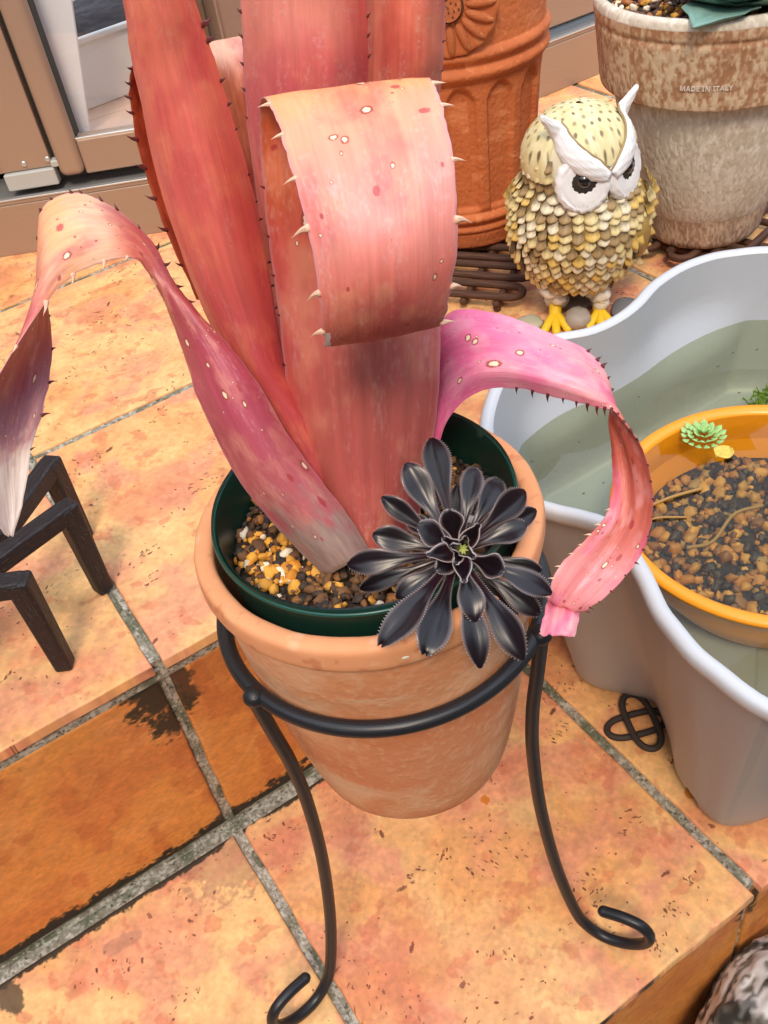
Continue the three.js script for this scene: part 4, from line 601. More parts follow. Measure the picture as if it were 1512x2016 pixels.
// ---------------------------------------------------------------- owl figurine
{
  const o = thing('owl_figurine', 'painted owl figurine with white face, black eyes and yellow feet', 'figurine', [0.5075, LAND, -0.136], -0.16); o.scale.set(0.98, 0.96, 0.98);
  const mCream = M({ vertexColors: true, color: new THREE.Color(0.78, 0.66, 0.34), roughness: 0.5 }), mPale = M({ vertexColors: true, color: new THREE.Color(0.84, 0.78, 0.58), roughness: 0.5 }), mGold = M({ vertexColors: true, color: new THREE.Color(0.78, 0.55, 0.16), roughness: 0.45 }), mTan = M({ vertexColors: true, color: new THREE.Color(0.40, 0.28, 0.13), roughness: 0.55 }), mDark = M({ vertexColors: true, color: new THREE.Color(0.10, 0.065, 0.03), roughness: 0.5 });
  const plain = { pale: M({ color: new THREE.Color(0.70, 0.64, 0.46), roughness: 0.5 }), gold: M({ color: new THREE.Color(0.46, 0.30, 0.08), roughness: 0.45 }), tan: M({ color: new THREE.Color(0.36, 0.25, 0.11), roughness: 0.55 }), dark: M({ color: new THREE.Color(0.08, 0.05, 0.025), roughness: 0.5 }) };
  const white = M({ color: new THREE.Color(0.86, 0.86, 0.86), roughness: 0.45, bumpMap: grey(256, 256, (u, v) => fbm(u * 50, v * 8, 4, 3)), bumpScale: 0.0006 });
  const prof = fine([[0, 0.026], [0.020, 0.030], [0.036, 0.042], [0.0485, 0.062], [0.0570, 0.088], [0.0585, 0.108], [0.0545, 0.128], [0.0490, 0.142], [0.0445, 0.152], [0.042, 0.162], [0.038, 0.175], [0.028, 0.186], [0.014, 0.192], [0, 0.194]], 70);
  const lean = (y) => 0.010 * Math.sin(clamp(y / 0.2) * 3.1) - 0.006;
  const rad = (y) => { for (let i = 0; i < prof.length - 1; i++) if (y <= prof[i + 1][1]) { const t = (y - prof[i][1]) / (prof[i + 1][1] - prof[i][1] + 1e-9); return prof[i][0] + t * (prof[i + 1][0] - prof[i][0]); } return 0; };
  const SX = 1.0, SZ = 0.88, surf = (t, y, k = 0) => V((rad(y) + k) * SX * Math.sin(t), y, (rad(y) + k) * SZ * Math.cos(t) + lean(y));
  const bg = revolve(prof, 64, null); { const p = bg.attributes.position; for (let i = 0; i < p.count; i++) p.setXYZ(i, p.getX(i) * SX, p.getY(i), p.getZ(i) * SZ + lean(p.getY(i))); bg.computeVertexNormals(); }
  mesh('body', bg, M({ map: tex(512, 512, (u, v) => { const a = fbm(u * 22, v * 22, 41, 4), b = fbm(u * 9, v * 9, 43, 3); let c = mixc([150, 124, 76], [104, 80, 44], sm(0.42, 0.62, a)); c = mixc(c, [70, 52, 30], sm(0.6, 0.7, b) * 0.7); return c; }), roughness: 0.55 }), o);
  // one rounded feather, pointing down its local -y, raised along +z
  const fgeo = (w, l, th) => {
    const rows = []; for (let j = 0; j <= 10; j++) { const t = j / 10, hw = w * (t < 0.55 ? 0.7 + 0.3 * t / 0.55 : Math.sqrt(Math.max(0.02, 1 - Math.pow((t - 0.55) / 0.455, 2)))); rows.push([-1, -0.5, 0, 0.5, 1].map(x => [x * hw, -l * t, th * (1 - x * x) * (0.35 + 0.8 * t) + 0.0005 * (x === 0 ? 1 : 0)])); }
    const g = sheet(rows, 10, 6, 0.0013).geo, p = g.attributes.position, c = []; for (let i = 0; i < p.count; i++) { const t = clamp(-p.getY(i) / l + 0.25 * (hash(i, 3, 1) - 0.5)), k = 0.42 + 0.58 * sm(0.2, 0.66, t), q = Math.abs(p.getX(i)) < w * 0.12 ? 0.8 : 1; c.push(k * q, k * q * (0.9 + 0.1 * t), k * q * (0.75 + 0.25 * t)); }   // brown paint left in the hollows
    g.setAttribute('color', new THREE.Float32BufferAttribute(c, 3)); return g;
  };
  const FG = [fgeo(0.0053, 0.0118, 0.0020), fgeo(0.0060, 0.0110, 0.0024), fgeo(0.0042, 0.0185, 0.0020)];
  const place = (geo, mat, pos, outN, down, tilt = 0.28, s = 1, parent = o, name = 'feather') => {
    const n = outN.clone().normalize(), d = down.clone().addScaledVector(n, -down.dot(n)).normalize(), d2 = d.clone().addScaledVector(n, tilt).normalize(), x = d2.clone().cross(n).normalize().negate(), z = x.clone().cross(d2.clone().negate()).normalize();
    const m = mesh(name, geo, mat, parent); m.quaternion.setFromRotationMatrix(new THREE.Matrix4().makeBasis(x, d2.clone().negate(), z)); m.position.copy(pos); m.scale.setScalar(s); return m;
  };
  let nf = 0;
  for (let row = 0; row < 14; row++) {
    const y = 0.147 - row * 0.0077, n = Math.round(rad(y) * 2 * Math.PI / 0.0108);
    for (let i = 0; i < n; i++) {
      const t = (i + (row % 2) * 0.5 + rr(-0.12, 0.12)) / n * Math.PI * 2 - Math.PI; if (Math.abs(t) > 1.75) continue; if (nf >= 258) continue;
      const wing = Math.abs(t) > 0.95, p = surf(t, y, -0.0006), q = surf(t, y - 0.004), ta = surf(t + 0.05, y).sub(p), nrm = ta.cross(q.clone().sub(p)).normalize().negate(); if (nrm.dot(V(Math.sin(t), 0, Math.cos(t))) < 0) nrm.negate();
      const h = hash(i, row, 77), mt = wing ? (row < 6 ? (h < 0.5 ? mCream : h < 0.8 ? mGold : mTan) : (h < 0.4 ? mDark : h < 0.75 ? mCream : mGold)) : (h < 0.45 ? mPale : h < 0.75 ? mCream : h < 0.9 ? mTan : mGold);
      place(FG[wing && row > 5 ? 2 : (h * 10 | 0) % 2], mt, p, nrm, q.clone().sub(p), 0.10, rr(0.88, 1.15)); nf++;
    }
  }
  for (const sx of [-1, 1]) {                            // folded wings
    const w = new THREE.SphereGeometry(1, 28, 20), p = w.attributes.position; w.scale(0.015, 0.047, 0.032); for (let i = 0; i < p.count; i++) if (p.getY(i) < 0) p.setZ(i, p.getZ(i) * (1 + p.getY(i) * 7) + p.getY(i) * 0.35); w.rotateZ(sx * 0.12); w.translate(sx * (sx < 0 ? 0.0445 : 0.0520), 0.094, -0.006); w.computeVertexNormals();
    const wing = mesh('wing', w, plain.gold, o);
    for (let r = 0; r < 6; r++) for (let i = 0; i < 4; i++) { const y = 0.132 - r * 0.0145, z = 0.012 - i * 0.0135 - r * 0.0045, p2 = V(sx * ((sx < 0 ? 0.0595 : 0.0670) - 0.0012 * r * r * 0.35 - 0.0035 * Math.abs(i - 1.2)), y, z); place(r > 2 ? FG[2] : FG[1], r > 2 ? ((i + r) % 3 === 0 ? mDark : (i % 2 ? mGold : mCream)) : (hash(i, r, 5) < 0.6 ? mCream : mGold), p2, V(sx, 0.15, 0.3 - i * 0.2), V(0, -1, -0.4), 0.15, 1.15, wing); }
  }
  for (let i = 0; i < 7; i++) { const x = (i - 3) * 0.0072, g = box(0.0078, 0.062, 0.0035, 0, -0.031, 0, 0.0016); const m = mesh('tail_feather', g, i % 2 ? plain.dark : plain.gold, o); m.position.set(x + 0.006, 0.070, -0.040 - 0.001 * Math.abs(i - 3)); m.rotation.set(0.62, 0, (i - 3) * 0.07); }
  for (const c of o.children) { c.position.applyAxisAngle(V(0, 1, 0), -0.62); c.quaternion.premultiply(new THREE.Quaternion().setFromAxisAngle(V(0, 1, 0), -0.62)); }   // the body looks further left than the head
  // head: ellipsoid with discs, brows and a mottled cap
  const HC = V(0, 0.163, 0.005), HR = V(0.0475, 0.0425, 0.0455);
  const onHead = (az, y, k = 1) => { const q = clamp((y - HC.y) / HR.y, -0.999, 0.999), c = Math.sqrt(1 - q * q) * k; return V(HC.x + HR.x * c * Math.sin(az), HC.y + HR.y * q * (k > 1 ? 1 + (k - 1) * 0.6 : 1), HC.z + HR.z * c * Math.cos(az)); };
  const hg = new THREE.SphereGeometry(1, 48, 32); hg.applyMatrix4(mat4([HC.x, HC.y, HC.z], [0, 0, 0], [HR.x, HR.y, HR.z])); mesh('head', hg, plain.pale, o);
  for (const sx of [-1, 1]) {
    const az = sx * 0.47, pos = onHead(az, 0.1575, 0.93), rot = [-0.10, az * 0.95, 0];
    const disc = new THREE.SphereGeometry(1, 72, 28); { const p = disc.attributes.position; for (let i = 0; i < p.count; i++) { const a = Math.atan2(p.getY(i), p.getX(i)), r = Math.hypot(p.getX(i), p.getY(i)); let z = p.getZ(i); const fl = 0.05 * Math.sin(a * 36) * r * r, k = 1 + (r > 0.8 ? 0.025 * Math.sin(a * 18) : 0); if (z > 0) z = z * (0.45 + 0.75 * r) + fl + (r > 0.8 ? 0.12 : 0); p.setXYZ(i, p.getX(i) * k, p.getY(i) * k, z); } }
    disc.applyMatrix4(mat4([pos.x, pos.y - 0.001, pos.z], rot, [0.0235, 0.0265, 0.0095])); disc.computeVertexNormals();
    const d = mesh('face_disc', disc, white, o);
    const ep = onHead(sx * 0.43, 0.1605, 1.035);
    const patch = new THREE.SphereGeometry(1, 40, 24); { const p = patch.attributes.position; for (let i = 0; i < p.count; i++) { const a = Math.atan2(p.getY(i), p.getX(i)), k = 1 + 0.10 * Math.sin(a * 15) * Math.hypot(p.getX(i), p.getY(i)); p.setXY(i, p.getX(i) * k, p.getY(i) * k); } } patch.applyMatrix4(mat4([ep.x, ep.y, ep.z - 0.001], rot, [0.0146, 0.0122, 0.0032])); mesh('eye_patch', patch, M({ color: new THREE.Color(0.03, 0.022, 0.018), roughness: 0.75 }), d);
    const halo = new THREE.SphereGeometry(1, 48, 20); { const p = halo.attributes.position; for (let i = 0; i < p.count; i++) { const a = Math.atan2(p.getY(i), p.getX(i)), k = 1 + 0.14 * Math.sin(a * 21) * Math.hypot(p.getX(i), p.getY(i)); p.setXY(i, p.getX(i) * k, p.getY(i) * k); } } halo.applyMatrix4(mat4([ep.x + sx * 0.0015, ep.y - 0.0005, ep.z - 0.0026], rot, [0.0172, 0.0142, 0.0026])); mesh('eye_ring', halo, M({ color: new THREE.Color(0.22, 0.18, 0.16), roughness: 0.75 }), d);
    const eye = new THREE.SphereGeometry(0.0072, 24, 18); eye.translate(ep.x, ep.y, ep.z - 0.0022); mesh('eye', eye, MP({ color: new THREE.Color(0.004, 0.004, 0.004), roughness: 0.06, clearcoat: 1 }), d);
    const rows = []; for (let j = 0; j <= 12; j++) {
      const t = j / 12, a2 = sx * (0.04 + 0.98 * Math.min(1, t / 0.72)), yc = 0.1605 + 0.034 * Math.min(1, t / 0.72), c = onHead(a2, yc, 1.075);
      if (t > 0.72) c.addScaledVector(V(sx * 0.62, 0.72, -0.1).normalize(), (t - 0.72) / 0.28 * 0.026);
      const hw = 0.0080 * (t < 0.15 ? 0.55 + 3 * t : 1) * (t > 0.62 ? Math.max(0.05, 1 - Math.pow((t - 0.62) / 0.38, 1.6)) : 1) * (1 + 0.25 * Math.sin(t * 3)), ac = V(-sx * 0.45, 0.85, 0.1).normalize();
      rows.push([-1, -0.5, 0, 0.5, 1].map(x => { const q = c.clone().addScaledVector(ac, x * hw).addScaledVector(V(sx * 0.35, 0.2, 0.9), 0.0028 * (1 - x * x)); return [q.x, q.y, q.z]; }));
    }
    const brow = mesh('ear_tuft', sheet(rows, 30, 8, 0.0046, (u, v) => 0.0004 * Math.sin(u * 20 + v * 40)).geo, white, o);
    mesh('brow_line', tube(rows.slice(0, 10).map(r => [r[4][0], r[4][1] + 0.0004, r[4][2] + 0.0004]), 0.001, 30, 6), plain.tan, brow);
  }
  { // cap: covers the head above the two brows and all of the back
    const nA = 72, nB = 16, pos = [], uv = [], idx = [];
    for (let j = 0; j <= nB; j++) for (let i = 0; i <= nA; i++) { const az = (i / nA * 2 - 1) * Math.PI, A = Math.abs(az), yb = A < 1.02 ? 0.1665 + 0.033 * A / 1.05 : 0.1995 - 0.045 * sm(1.02, 1.14, A), top = HC.y + HR.y * 0.9995, y = yb + (top - yb) * Math.sin(j / nB * Math.PI / 2), bump = 0.012 * Math.sin(az * 15 + j * 1.6) * Math.cos(j * 1.5 + az * 4) * (j < nB ? 1 : 0), q = onHead(az, y, 1.075 + bump); pos.push(q.x, q.y + 0.0022, q.z); uv.push(q.x * 8 + 0.5, q.z * 8 + 0.5); }
    for (let j = 0; j < nB; j++) for (let i = 0; i < nA; i++) { const a = j * (nA + 1) + i, b = a + nA + 1; idx.push(a, a + 1, b, a + 1, b + 1, b); }
    const g = new THREE.BufferGeometry(); g.setAttribute('position', new THREE.Float32BufferAttribute(pos, 3)); g.setAttribute('uv', new THREE.Float32BufferAttribute(uv, 2)); g.setIndex(idx); g.computeVertexNormals();
    mesh('crown', g, M({ map: tex(512, 512, (u, v) => { const c = mixc([206, 188, 126], [236, 228, 190], fbm(u * 40, v * 12, 5, 3)); const gx = u * 15, gy = v * 15, row = Math.floor(gy), x = gx + (row % 2) * 0.5, d = Math.hypot((x - Math.floor(x) - 0.5 + 0.3 * (hash(Math.floor(x), row, 2) - 0.5)) * 1.3, (gy - row - 0.5 + 0.3 * (hash(Math.floor(x), row, 4) - 0.5)) * 1.1); return mixc(c, [104, 88, 58], (1 - sm(0.10, 0.34, d + 0.2 * (fbm(u * 60, v * 30, 6, 2) - 0.5))) * (0.35 + 0.6 * hash(Math.floor(x), row, 9))); }), roughness: 0.5 }), o);
  }
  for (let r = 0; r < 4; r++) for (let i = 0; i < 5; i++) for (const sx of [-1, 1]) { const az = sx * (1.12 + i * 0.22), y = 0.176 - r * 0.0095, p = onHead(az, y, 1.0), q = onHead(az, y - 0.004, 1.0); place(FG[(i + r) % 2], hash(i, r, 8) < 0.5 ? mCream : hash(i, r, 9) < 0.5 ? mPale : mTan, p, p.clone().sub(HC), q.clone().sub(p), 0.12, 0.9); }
  const beak = new THREE.ConeGeometry(0.0044, 0.015, 14); beak.scale(1, 1, 0.8); beak.rotateX(Math.PI * 0.94); beak.translate(0, 0.1455, 0.0515); mesh('beak', beak, plain.dark, o);
  const bridge = new THREE.SphereGeometry(1, 20, 14); bridge.applyMatrix4(mat4([0, 0.1535, 0.0495], [0.15, 0, 0], [0.0055, 0.011, 0.0055])); mesh('bridge', bridge, white, o);
  const chin = []; for (let i = 0; i < 11; i++) { const a = -1.0 + i * 0.2, g = new THREE.SphereGeometry(1, 12, 8); g.applyMatrix4(mat4([0.0435 * Math.sin(a), 0.1325 - 0.003 * Math.cos(i * 2), 0.0435 * Math.cos(a) + 0.004], [0.2, a, 0], [0.0056, 0.0064, 0.004])); chin.push(g); } mesh('ruff', merge(chin), white, o);
  const yel = M({ color: new THREE.Color(0.80, 0.52, 0.02), roughness: 0.45 }), fluff = M({ color: new THREE.Color(0.72, 0.66, 0.56), roughness: 0.7 });
  for (const sx of [-1, 1]) {
    const lump = []; for (let i = 0; i < 12; i++) { const g = pebble(i + 40, 0.12, 2); g.setAttribute('uv', new THREE.Float32BufferAttribute(new Float32Array(g.attributes.position.count * 2), 2)); const y = 0.052 - i * 0.0030; g.applyMatrix4(mat4([sx * 0.020 + rr(-0.006, 0.006), y, 0.012 + rr(-0.005, 0.008)], [rr(0, 3), rr(0, 3), 0], [0.011 - i * 0.0003, 0.010, 0.0115 - i * 0.0003])); lump.push(g); }
    mesh('leg', merge(lump), fluff, o);
    const foot = []; foot.push(tube([[sx * 0.020, 0.020, 0.014], [sx * 0.021, 0.010, 0.020]], 0.0062, 6, 10)); for (const a of [-0.55, 0, 0.55]) { const dx = Math.sin(a), dz = Math.cos(a); foot.push(tube([[sx * 0.021, 0.011, 0.018], [sx * 0.021 + dx * 0.012, 0.0085, 0.020 + dz * 0.012], [sx * 0.021 + dx * 0.021, 0.0046, 0.020 + dz * 0.022]], 0.0042, 12, 9)); } mesh('foot', merge(foot), yel, o);
  }
  const stones = [[0.0, 0.0105, 0.030, 0.0125, 0.0105, 0.0145, [0.34, 0.29, 0.24]], [0.046, 0.008, 0.016, 0.017, 0.008, 0.014, [0.16, 0.16, 0.17]], [-0.046, 0.006, 0.026, 0.013, 0.0055, 0.014, [0.44, 0.42, 0.30]], [0.0, 0.008, -0.012, 0.030, 0.008, 0.020, [0.20, 0.15, 0.11]], [0.022, 0.005, 0.044, 0.009, 0.005, 0.008, [0.6, 0.55, 0.46]]];
  for (const [x, y, z, a, b, c, col] of stones) { const g = pebble(x * 900 + 70 | 0, 0.08, 3); g.applyMatrix4(mat4([x, y, z], [0, x * 30, 0], [a, b * 1.2, c])); mesh('base_stone', g, M({ color: new THREE.Color(...col), roughness: 0.6 }), o); }
  o.children.forEach((c) => { if (['leg', 'foot', 'base_stone'].includes(c.name)) { c.position.applyAxisAngle(V(0, 1, 0), -0.5); c.quaternion.premultiply(new THREE.Quaternion().setFromAxisAngle(V(0, 1, 0), -0.5)); } });
}

// ---------------------------------------------------------------- grey cloud-shaped planter with water
const RIM = [[.234,.318],[.232,.303],[.232,.290],[.232,.272],[.236,.253],[.240,.238],[.251,.215],[.260,.191],[.265,.171],[.259,.154],[.249,.136],[.243,.120],[.243,.098],[.251,.074],[.264,.048],[.283,.026],[.312,.003],[.346,-.012],[.373,-.012],[.401,.001],[.428,.003],[.454,-.002],[.484,-.013],[.517,-.017],[.546,-.012],[.565,-.002],[.585,.013],[.610,.045],[.618,.085],[.607,.12],[.588,.15],[.580,.175],[.588,.205],[.606,.24],[.606,.285],[.585,.325],[.545,.35],[.500,.352],[.46,.338],[.425,.33],[.39,.342],[.35,.362],[.305,.368],[.262,.352],[.242,.335]];
const RIMY = 0.312, BASEY = 0.008, WATER = 0.252, POOL = 0.185;
const lerpTab = (x, tab) => { for (let i = 1; i < tab.length; i++) if (x <= tab[i][0] || i === tab.length - 1) { const [a, b] = tab[i - 1], [c, d] = tab[i]; return b + (x - a) / (c - a) * (d - b); } };
const NPL = 220;
const outline = (() => {
  const c = new THREE.CatmullRomCurve3(RIM.map(p => V(p[0], 0, p[1])), true, 'catmullrom', 0.5), pts = c.getSpacedPoints(NPL).slice(0, NPL);
  const foot = pts.map(p => V(lerpTab(p.x, [[0.232, 0.312], [0.265, 0.356], [0.40, 0.410], [0.618, 0.535]]), 0, lerpTab(p.z, [[-0.017, 0.018], [0.03, 0.030], [0.11, 0.078], [0.171, 0.137], [0.28, 0.232], [0.368, 0.278]])));
  const at = (i, y, off = 0) => {
    const t = (y - BASEY) / (RIMY - BASEY), f = (k) => { k = (k + NPL) % NPL; return foot[k].clone().lerp(pts[k], t); }, a = f(i), b = f(i + 1).sub(f(i - 1)), n = V(-b.z, 0, b.x).normalize();
    let z = a.z; if (z < 0.0135) z += (0.0135 - z) * sm(0.275, 0.232, y); return [a.x + n.x * off, y, z + n.z * off];
  };
  const m = at(0, RIMY, 0.01), dir = m[0] < pts[0].x ? 1 : -1;               // +off points outwards
  return (i, y, off = 0) => at(i, y, off * dir);
})();
function loft(rings, cap) {
  const pos = [], idx = [], uv = [];
  rings.forEach((r, j) => r.forEach((p, i) => { pos.push(...p); uv.push(i / NPL * 6, p[1] * 4 + j * 0.001); }));
  for (let j = 0; j < rings.length - 1; j++) for (let i = 0; i < NPL; i++) { const a = j * NPL + i, b = j * NPL + (i + 1) % NPL; idx.push(a, a + NPL, b, b, a + NPL, b + NPL); }
  if (cap) { const last = rings[rings.length - 1]; let x = 0, z = 0; for (const p of last) { x += p[0]; z += p[2]; } const c = pos.length / 3, o = (rings.length - 1) * NPL; pos.push(x / NPL, last[0][1], z / NPL); uv.push(0, 0); for (let i = 0; i < NPL; i++) idx.push(o + i, c, o + (i + 1) % NPL); }
  const g = new THREE.BufferGeometry(); g.setAttribute('position', new THREE.Float32BufferAttribute(pos, 3)); g.setAttribute('uv', new THREE.Float32BufferAttribute(uv, 2)); g.setIndex(idx); g.computeVertexNormals(); return g;
}
const PO = [0.42, 0, 0.16];
{
  const q = thing('lotus_planter', 'grey plastic cloud-shaped planter filled with water', 'planter', PO);
  const off = (g) => g.translate(-PO[0], 0, -PO[2]);
  const ring = (y, o, f) => Array.from({ length: NPL }, (_, i) => outline(i, f ? f(i) : y, o));
  const greyPl = M({ color: new THREE.Color(0.39, 0.41, 0.435), roughness: 0.42, bumpMap: grey(512, 256, (u, v) => fbm(u * 200, v * 100, 3, 2)), bumpScale: 0.00015 });
  const px = (i) => outline(i, 0.02, 0);
  const near = [[0.3200, 0.060], [0.3176, 0.2256], [0.43, 0.27], [0.50, 0.08]].map(([x, z]) => { let b = 0, e = 9; for (let i = 0; i < NPL; i++) { const p = px(i), d = Math.hypot(p[0] - x, p[2] - z); if (d < e) { e = d; b = i; } } return b; });
  const notch = (i) => near.some(n => Math.abs(n - i) <= 1) ? 0.027 : 0.0125;
  const outs = [ring(0, -0.003, notch), ring(0, 0, i => notch(i) + 0.0006)]; for (let k = 0; k <= 16; k++) outs.push(ring(0.030 + (0.296 - 0.030) * k / 16, 0));
  mesh('outer_wall', off(loft(outs)), greyPl, q);
  const lip = [[0.296, 0], [0.297, 0.003], [0.2995, 0.0055], [0.3045, 0.0066], [0.3095, 0.0056], [0.3118, 0.003], [0.3125, 0], [0.3118, -0.0028], [0.3095, -0.0042]].map(([y, o]) => ring(y, o));
  mesh('rim', off(loft(lip)), M({ color: new THREE.Color(0.56, 0.58, 0.61), roughness: 0.35 }), q);
  const ins = []; for (let k = 0; k <= 16; k++) ins.push(ring(0.3095 + (POOL + 0.012 - 0.3095) * k / 16, -0.0042)); ins.push(ring(POOL + 0.004, -0.006)); ins.push(ring(POOL, -0.011));
  mesh('inner_wall', off(loft(ins, true)), greyPl, q);
  const w = loft([ring(WATER, -0.0040)], true); const wm = mesh('water', w, MP({ color: new THREE.Color(0.80, 0.83, 0.69), transmission: 1, thickness: 0, roughness: 0.02, ior: 1.33 }));
  wm.userData = { kind: 'structure', label: 'still greenish water in the grey planter' };
}
const BX = 0.404, BZ = 0.187;
{
  const b = thing('orange_bowl', 'orange plastic bowl of pebbles sunk in the water of the grey planter', 'bowl', [BX, POOL + 0.001, BZ]);
  const om = MP({ color: new THREE.Color(0.88, 0.31, 0.006), roughness: 0.38, clearcoat: 0.2 });
  mesh('wall', revolve(fine([[0, 0.001], [0.06, 0.001], [0.075, 0.004], [0.085, 0.016], [0.1035, 0.058], [0.105, 0.062]], 40), 110), om, b);
  mesh('rim', revolve(fine([[0.105, 0.0615], [0.110, 0.0625], [0.1125, 0.0655], [0.1122, 0.0683], [0.1095, 0.0694], [0.105, 0.0688], [0.1022, 0.0663], [0.1005, 0.06], [0.084, 0.018], [0, 0.008]], 60), 110), om, b);
  const bs = soilDisc('pond_soil', 'dark wet soil at the bottom of the orange bowl', BX, POOL + 0.034, BZ, 0.0905);
  const wet = M({ roughness: 0.5 });
  gravel('bowl_pebbles', 'ochre-brown pebbles lying in the orange bowl under water', BX, POOL + 0.0345, BZ, 0.089, 1150, [0.0018, 0.0056], () => pick([[3, [176, 114, 42]], [3, [196, 138, 60]], [2, [134, 84, 34]], [4, [58, 38, 22]], [1, [156, 120, 70]]]), null, null, wet);
  const f = thing('floating_rosette', 'pale green rosette of a floating water plant in the orange bowl', 'water plant', [0.423, WATER + 0.0012, 0.1025]);
  const gm = M({ map: tex(64, 64, (u, v) => mixc([126, 178, 92], [182, 214, 150], fbm(u * 6, v * 6, 3, 3))), roughness: 0.55 });
  const lg = sheet([0, 1, 2, 3, 4].map(j => { const t = j / 4, hw = 0.0024 * (0.35 + 1.5 * t) * (t > 0.6 ? 1 - (t - 0.6) / 0.4 * 0.96 : 1); return [-1, 0, 1].map(x => [0.0058 * t, 0.0007 * (1 - Math.abs(x)) + 0.0016 * t * t, x * hw]); }), 8, 5, 0.0008).geo;
  let k = 0; for (const [n, r, y, up] of [[15, 0.0115, 0, 0.12], [12, 0.0075, 0.0012, 0.25], [8, 0.0036, 0.0024, 0.42], [5, 0.001, 0.0036, 0.7]]) for (let i = 0; i < n; i++) { const a = (i + 0.37 * r * 1000) / n * Math.PI * 2, m = mesh('leaf', lg, gm, f); m.position.set(r * Math.cos(a), y, r * Math.sin(a)); m.rotation.set(0, -a, up + rr(-0.1, 0.1)); m.scale.setScalar(rr(0.85, 1.1)); k++; }
  const yl = mesh('yellow_leaf', sheet([0, 1, 2, 3, 4].map(j => { const t = j / 4, hw = 0.0075 * Math.sqrt(Math.max(0.03, 1 - Math.pow(2 * t - 1, 2))); return [-1, 0, 1].map(x => [0.015 * (t - 0.5), 0.0006 + 0.001 * x * x, x * hw]); }), 12, 8, 0.0006, (u, v) => 0.0006 * Math.sin(u * 9 + v * 7)).geo, M({ map: tex(64, 64, (u, v) => mixc([196, 166, 58], [222, 202, 110], fbm(u * 8, v * 8, 8, 3))), roughness: 0.6 }));
  yl.position.set(0.4193, WATER + 0.0012, 0.1259); tag(yl, 'small yellow fallen leaf floating beside the green rosette', 'leaf');
  const tw = M({ color: new THREE.Color(0.36, 0.20, 0.05), roughness: 0.6 });
  const t1 = mesh('twig', tube([[0, 0, 0], [0.02, 0.0006, 0.0045], [0.0414, 0, 0.0112]], 0.0012, 16, 6), tw); t1.position.set(0.338, WATER + 0.0012, 0.1315); tag(t1, 'straight straw-coloured twig floating in the bowl near the pink leaf', 'twig');
  const t2 = mesh('twig', tube([[0, 0, 0], [0.010, 0.0004, 0.005], [0.023, 0, 0.0156]], 0.0008, 16, 6), tw); t2.position.set(0.327, WATER + 0.0009, 0.1404); tag(t2, 'thin curved brown twig floating below the straight twig', 'twig');
  const t3 = mesh('root', tube([[0, 0.012, 0], [0.02, 0.008, 0.004], [0.05, 0.010, -0.004], [0.075, 0.006, 0.0]], 0.0013, 24, 6), tw); t3.position.set(0.345, POOL + 0.036, 0.165); tag(t3, 'long brown root lying on the pebbles under water', 'root');
  const al = []; for (let i = 0; i < 60; i++) { const g = new THREE.ConeGeometry(0.0011, 0.014, 5); g.applyMatrix4(mat4([rr(-0.016, 0.016), rr(0, 0.014), rr(-0.008, 0.008)], [rr(-1, 1), rr(0, 3), rr(-1, 1)])); al.push(g); }
  const am = mesh('water_weed', merge(al), M({ color: new THREE.Color(0.16, 0.30, 0.03), roughness: 0.7 })); am.position.set(0.548, POOL + 0.012, 0.06); tag(am, 'bright green water weed behind the orange bowl', 'water plant');
}

{ // specks drifting on the water
  const sp = []; for (let i = 0; i < 46; i++) { const x = rr(0.27, 0.56), z = rr(0.03, 0.2); if (Math.hypot(x - BX, z - BZ) < 0.118) continue; const g = new THREE.SphereGeometry(rr(0.0004, 0.0011), 6, 4); g.scale(rr(0.7, 1.8), 0.4, 1); g.translate(x, WATER + 0.0005, z); sp.push(g); }
  const m = mesh('water_debris', merge(sp), M({ color: new THREE.Color(0.10, 0.09, 0.06), roughness: 0.8 })); tag(m, 'dark specks of debris drifting on the planter water', 'debris', 'stuff');
}
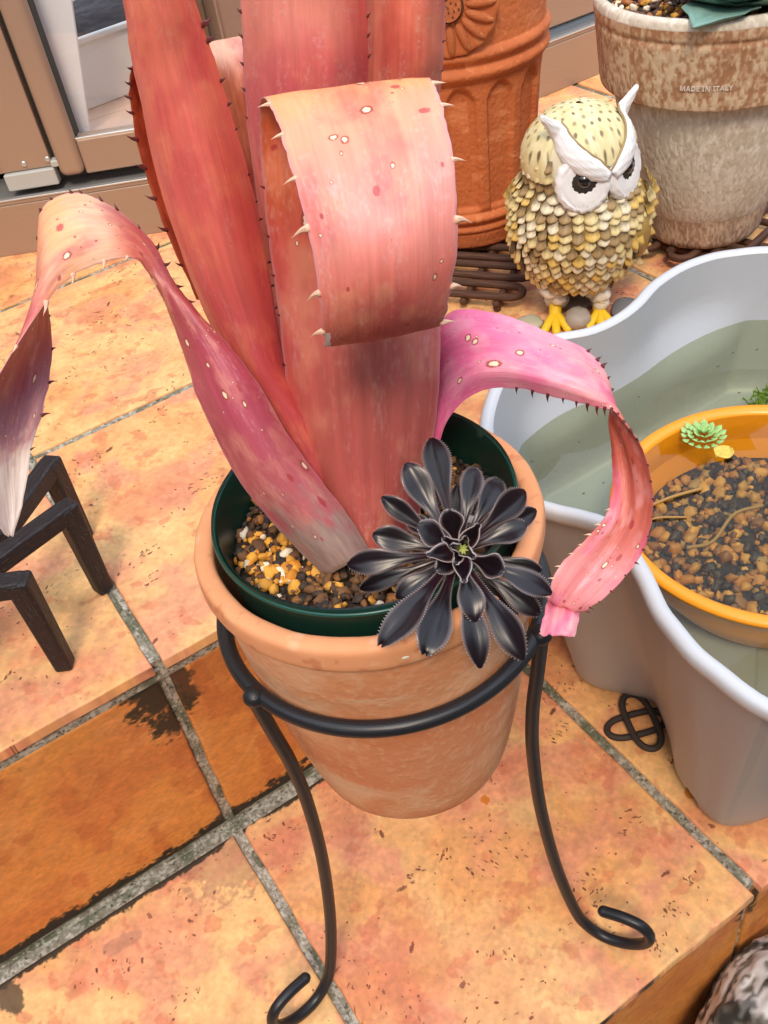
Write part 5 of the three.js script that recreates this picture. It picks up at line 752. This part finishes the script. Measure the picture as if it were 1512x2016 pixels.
// ---------------------------------------------------------------- black forged stand at the left
{
  const f = thing('forged_stand', 'black forged iron stand with stubby square legs at the left edge', 'stand', [-0.1, LAND, -0.065]);
  const iron = M({ map: tex(256, 256, (u, v) => { const c = mixc([26, 22, 25], [38, 32, 36], fbm(u * 10, v * 20, 6, 4)); return mixc(c, [96, 92, 98], sm(0.72, 0.8, fbm(u * 24, v * 60, 9, 3))); }), roughness: 0.5, metalness: 0.1, bumpMap: grey(256, 256, (u, v) => fbm(u * 12, v * 12, 7, 4)), bumpScale: 0.0006 });
  const feet = [[-0.054, -0.039, 0.092], [-0.004, -0.0934, 0.088], [0.004, -0.160, 0.083]], all = []; for (const [x, z, h] of feet) { all.push([x, z, h]); all.push([-0.2 - x, -0.13 - z, h]); }
  for (const [x, z, h] of all) {
    const dx = x + 0.1, dz = z + 0.065, L = Math.hypot(dx, dz), a = Math.atan2(dz, dx), cs = Math.cos(a), sn = Math.sin(a);
    const leg = mesh('leg', (() => { const g = new RoundedBoxGeometry(0.0155, h, 0.0155, 3, 0.003), p = g.attributes.position; for (let i = 0; i < p.count; i++) { const k = 0.82 + 0.22 * (p.getY(i) / h + 0.5), wv = 0.0006 * Math.sin(p.getY(i) * 160); p.setX(i, p.getX(i) * k + wv); p.setZ(i, p.getZ(i) * k); } g.translate(0, h / 2, 0); g.computeVertexNormals(); return g; })(), iron, f);
    leg.position.set(dx, 0, dz); leg.rotation.y = -a;
    const arm = mesh('arm', box(L + 0.006, 0.014, 0.0145, 0, 0, 0, 0.002), iron, f); arm.position.set(dx / 2, h - 0.006 - 0.0003 * (x > -0.1 ? 1 : 2), dz / 2); arm.rotation.y = -a;
  }
}
// ---------------------------------------------------------------- rock by the step
{
  const g = mergeVertices(clean(new THREE.IcosahedronGeometry(1, 40)).deleteAttribute('normal').deleteAttribute('uv')), p = g.attributes.position, col = [];
  const n3 = (x, y, z, q, o = 4) => (fbm(x + 11, y + 7, q, o) + fbm(y + 3, z + 5, q + 9, o) + fbm(z + 8, x + 2, q + 19, o)) / 3;
  for (let i = 0; i < p.count; i++) {
    const v = V(p.getX(i), p.getY(i), p.getZ(i)), n = 0.72 + 0.5 * n3(v.x * 1.6, v.y * 1.6, v.z * 1.6, 12, 3) + 0.22 * n3(v.x * 7, v.y * 7, v.z * 7, 14, 4); p.setXYZ(i, v.x * n * 0.13, v.y * n * 0.105, v.z * n * 0.10);
    const a = n3(v.x * 5, v.y * 5, v.z * 5, 31, 5), b = n3(v.x * 12, v.y * 12, v.z * 12, 37, 4), c = n3(v.x * 34, v.y * 34, v.z * 34, 41, 3);
    let k = mixc([0.05, 0.045, 0.035], [0.20, 0.18, 0.14], sm(0.4, 0.58, b)); k = mixc(k, [0.11, 0.10, 0.04], sm(0.5, 0.56, a) * 0.5); k = mixc(k, [0.68, 0.67, 0.64], sm(0.485, 0.515, a * 0.7 + c * 0.3)); k = mixc(k, [0.02, 0.018, 0.014], sm(0.44, 0.40, b) * 0.8); col.push(...k);
  }
  g.setAttribute('color', new THREE.Float32BufferAttribute(col, 3)); g.computeVertexNormals();
  const m = mesh('garden_rock', g, M({ vertexColors: true, roughness: 0.95 }));
  m.position.set(0.298, -0.156, 0.405); tag(m, 'mossy grey and white rock in the bottom right corner', 'rock');
}
renderer.render(scene, camera);
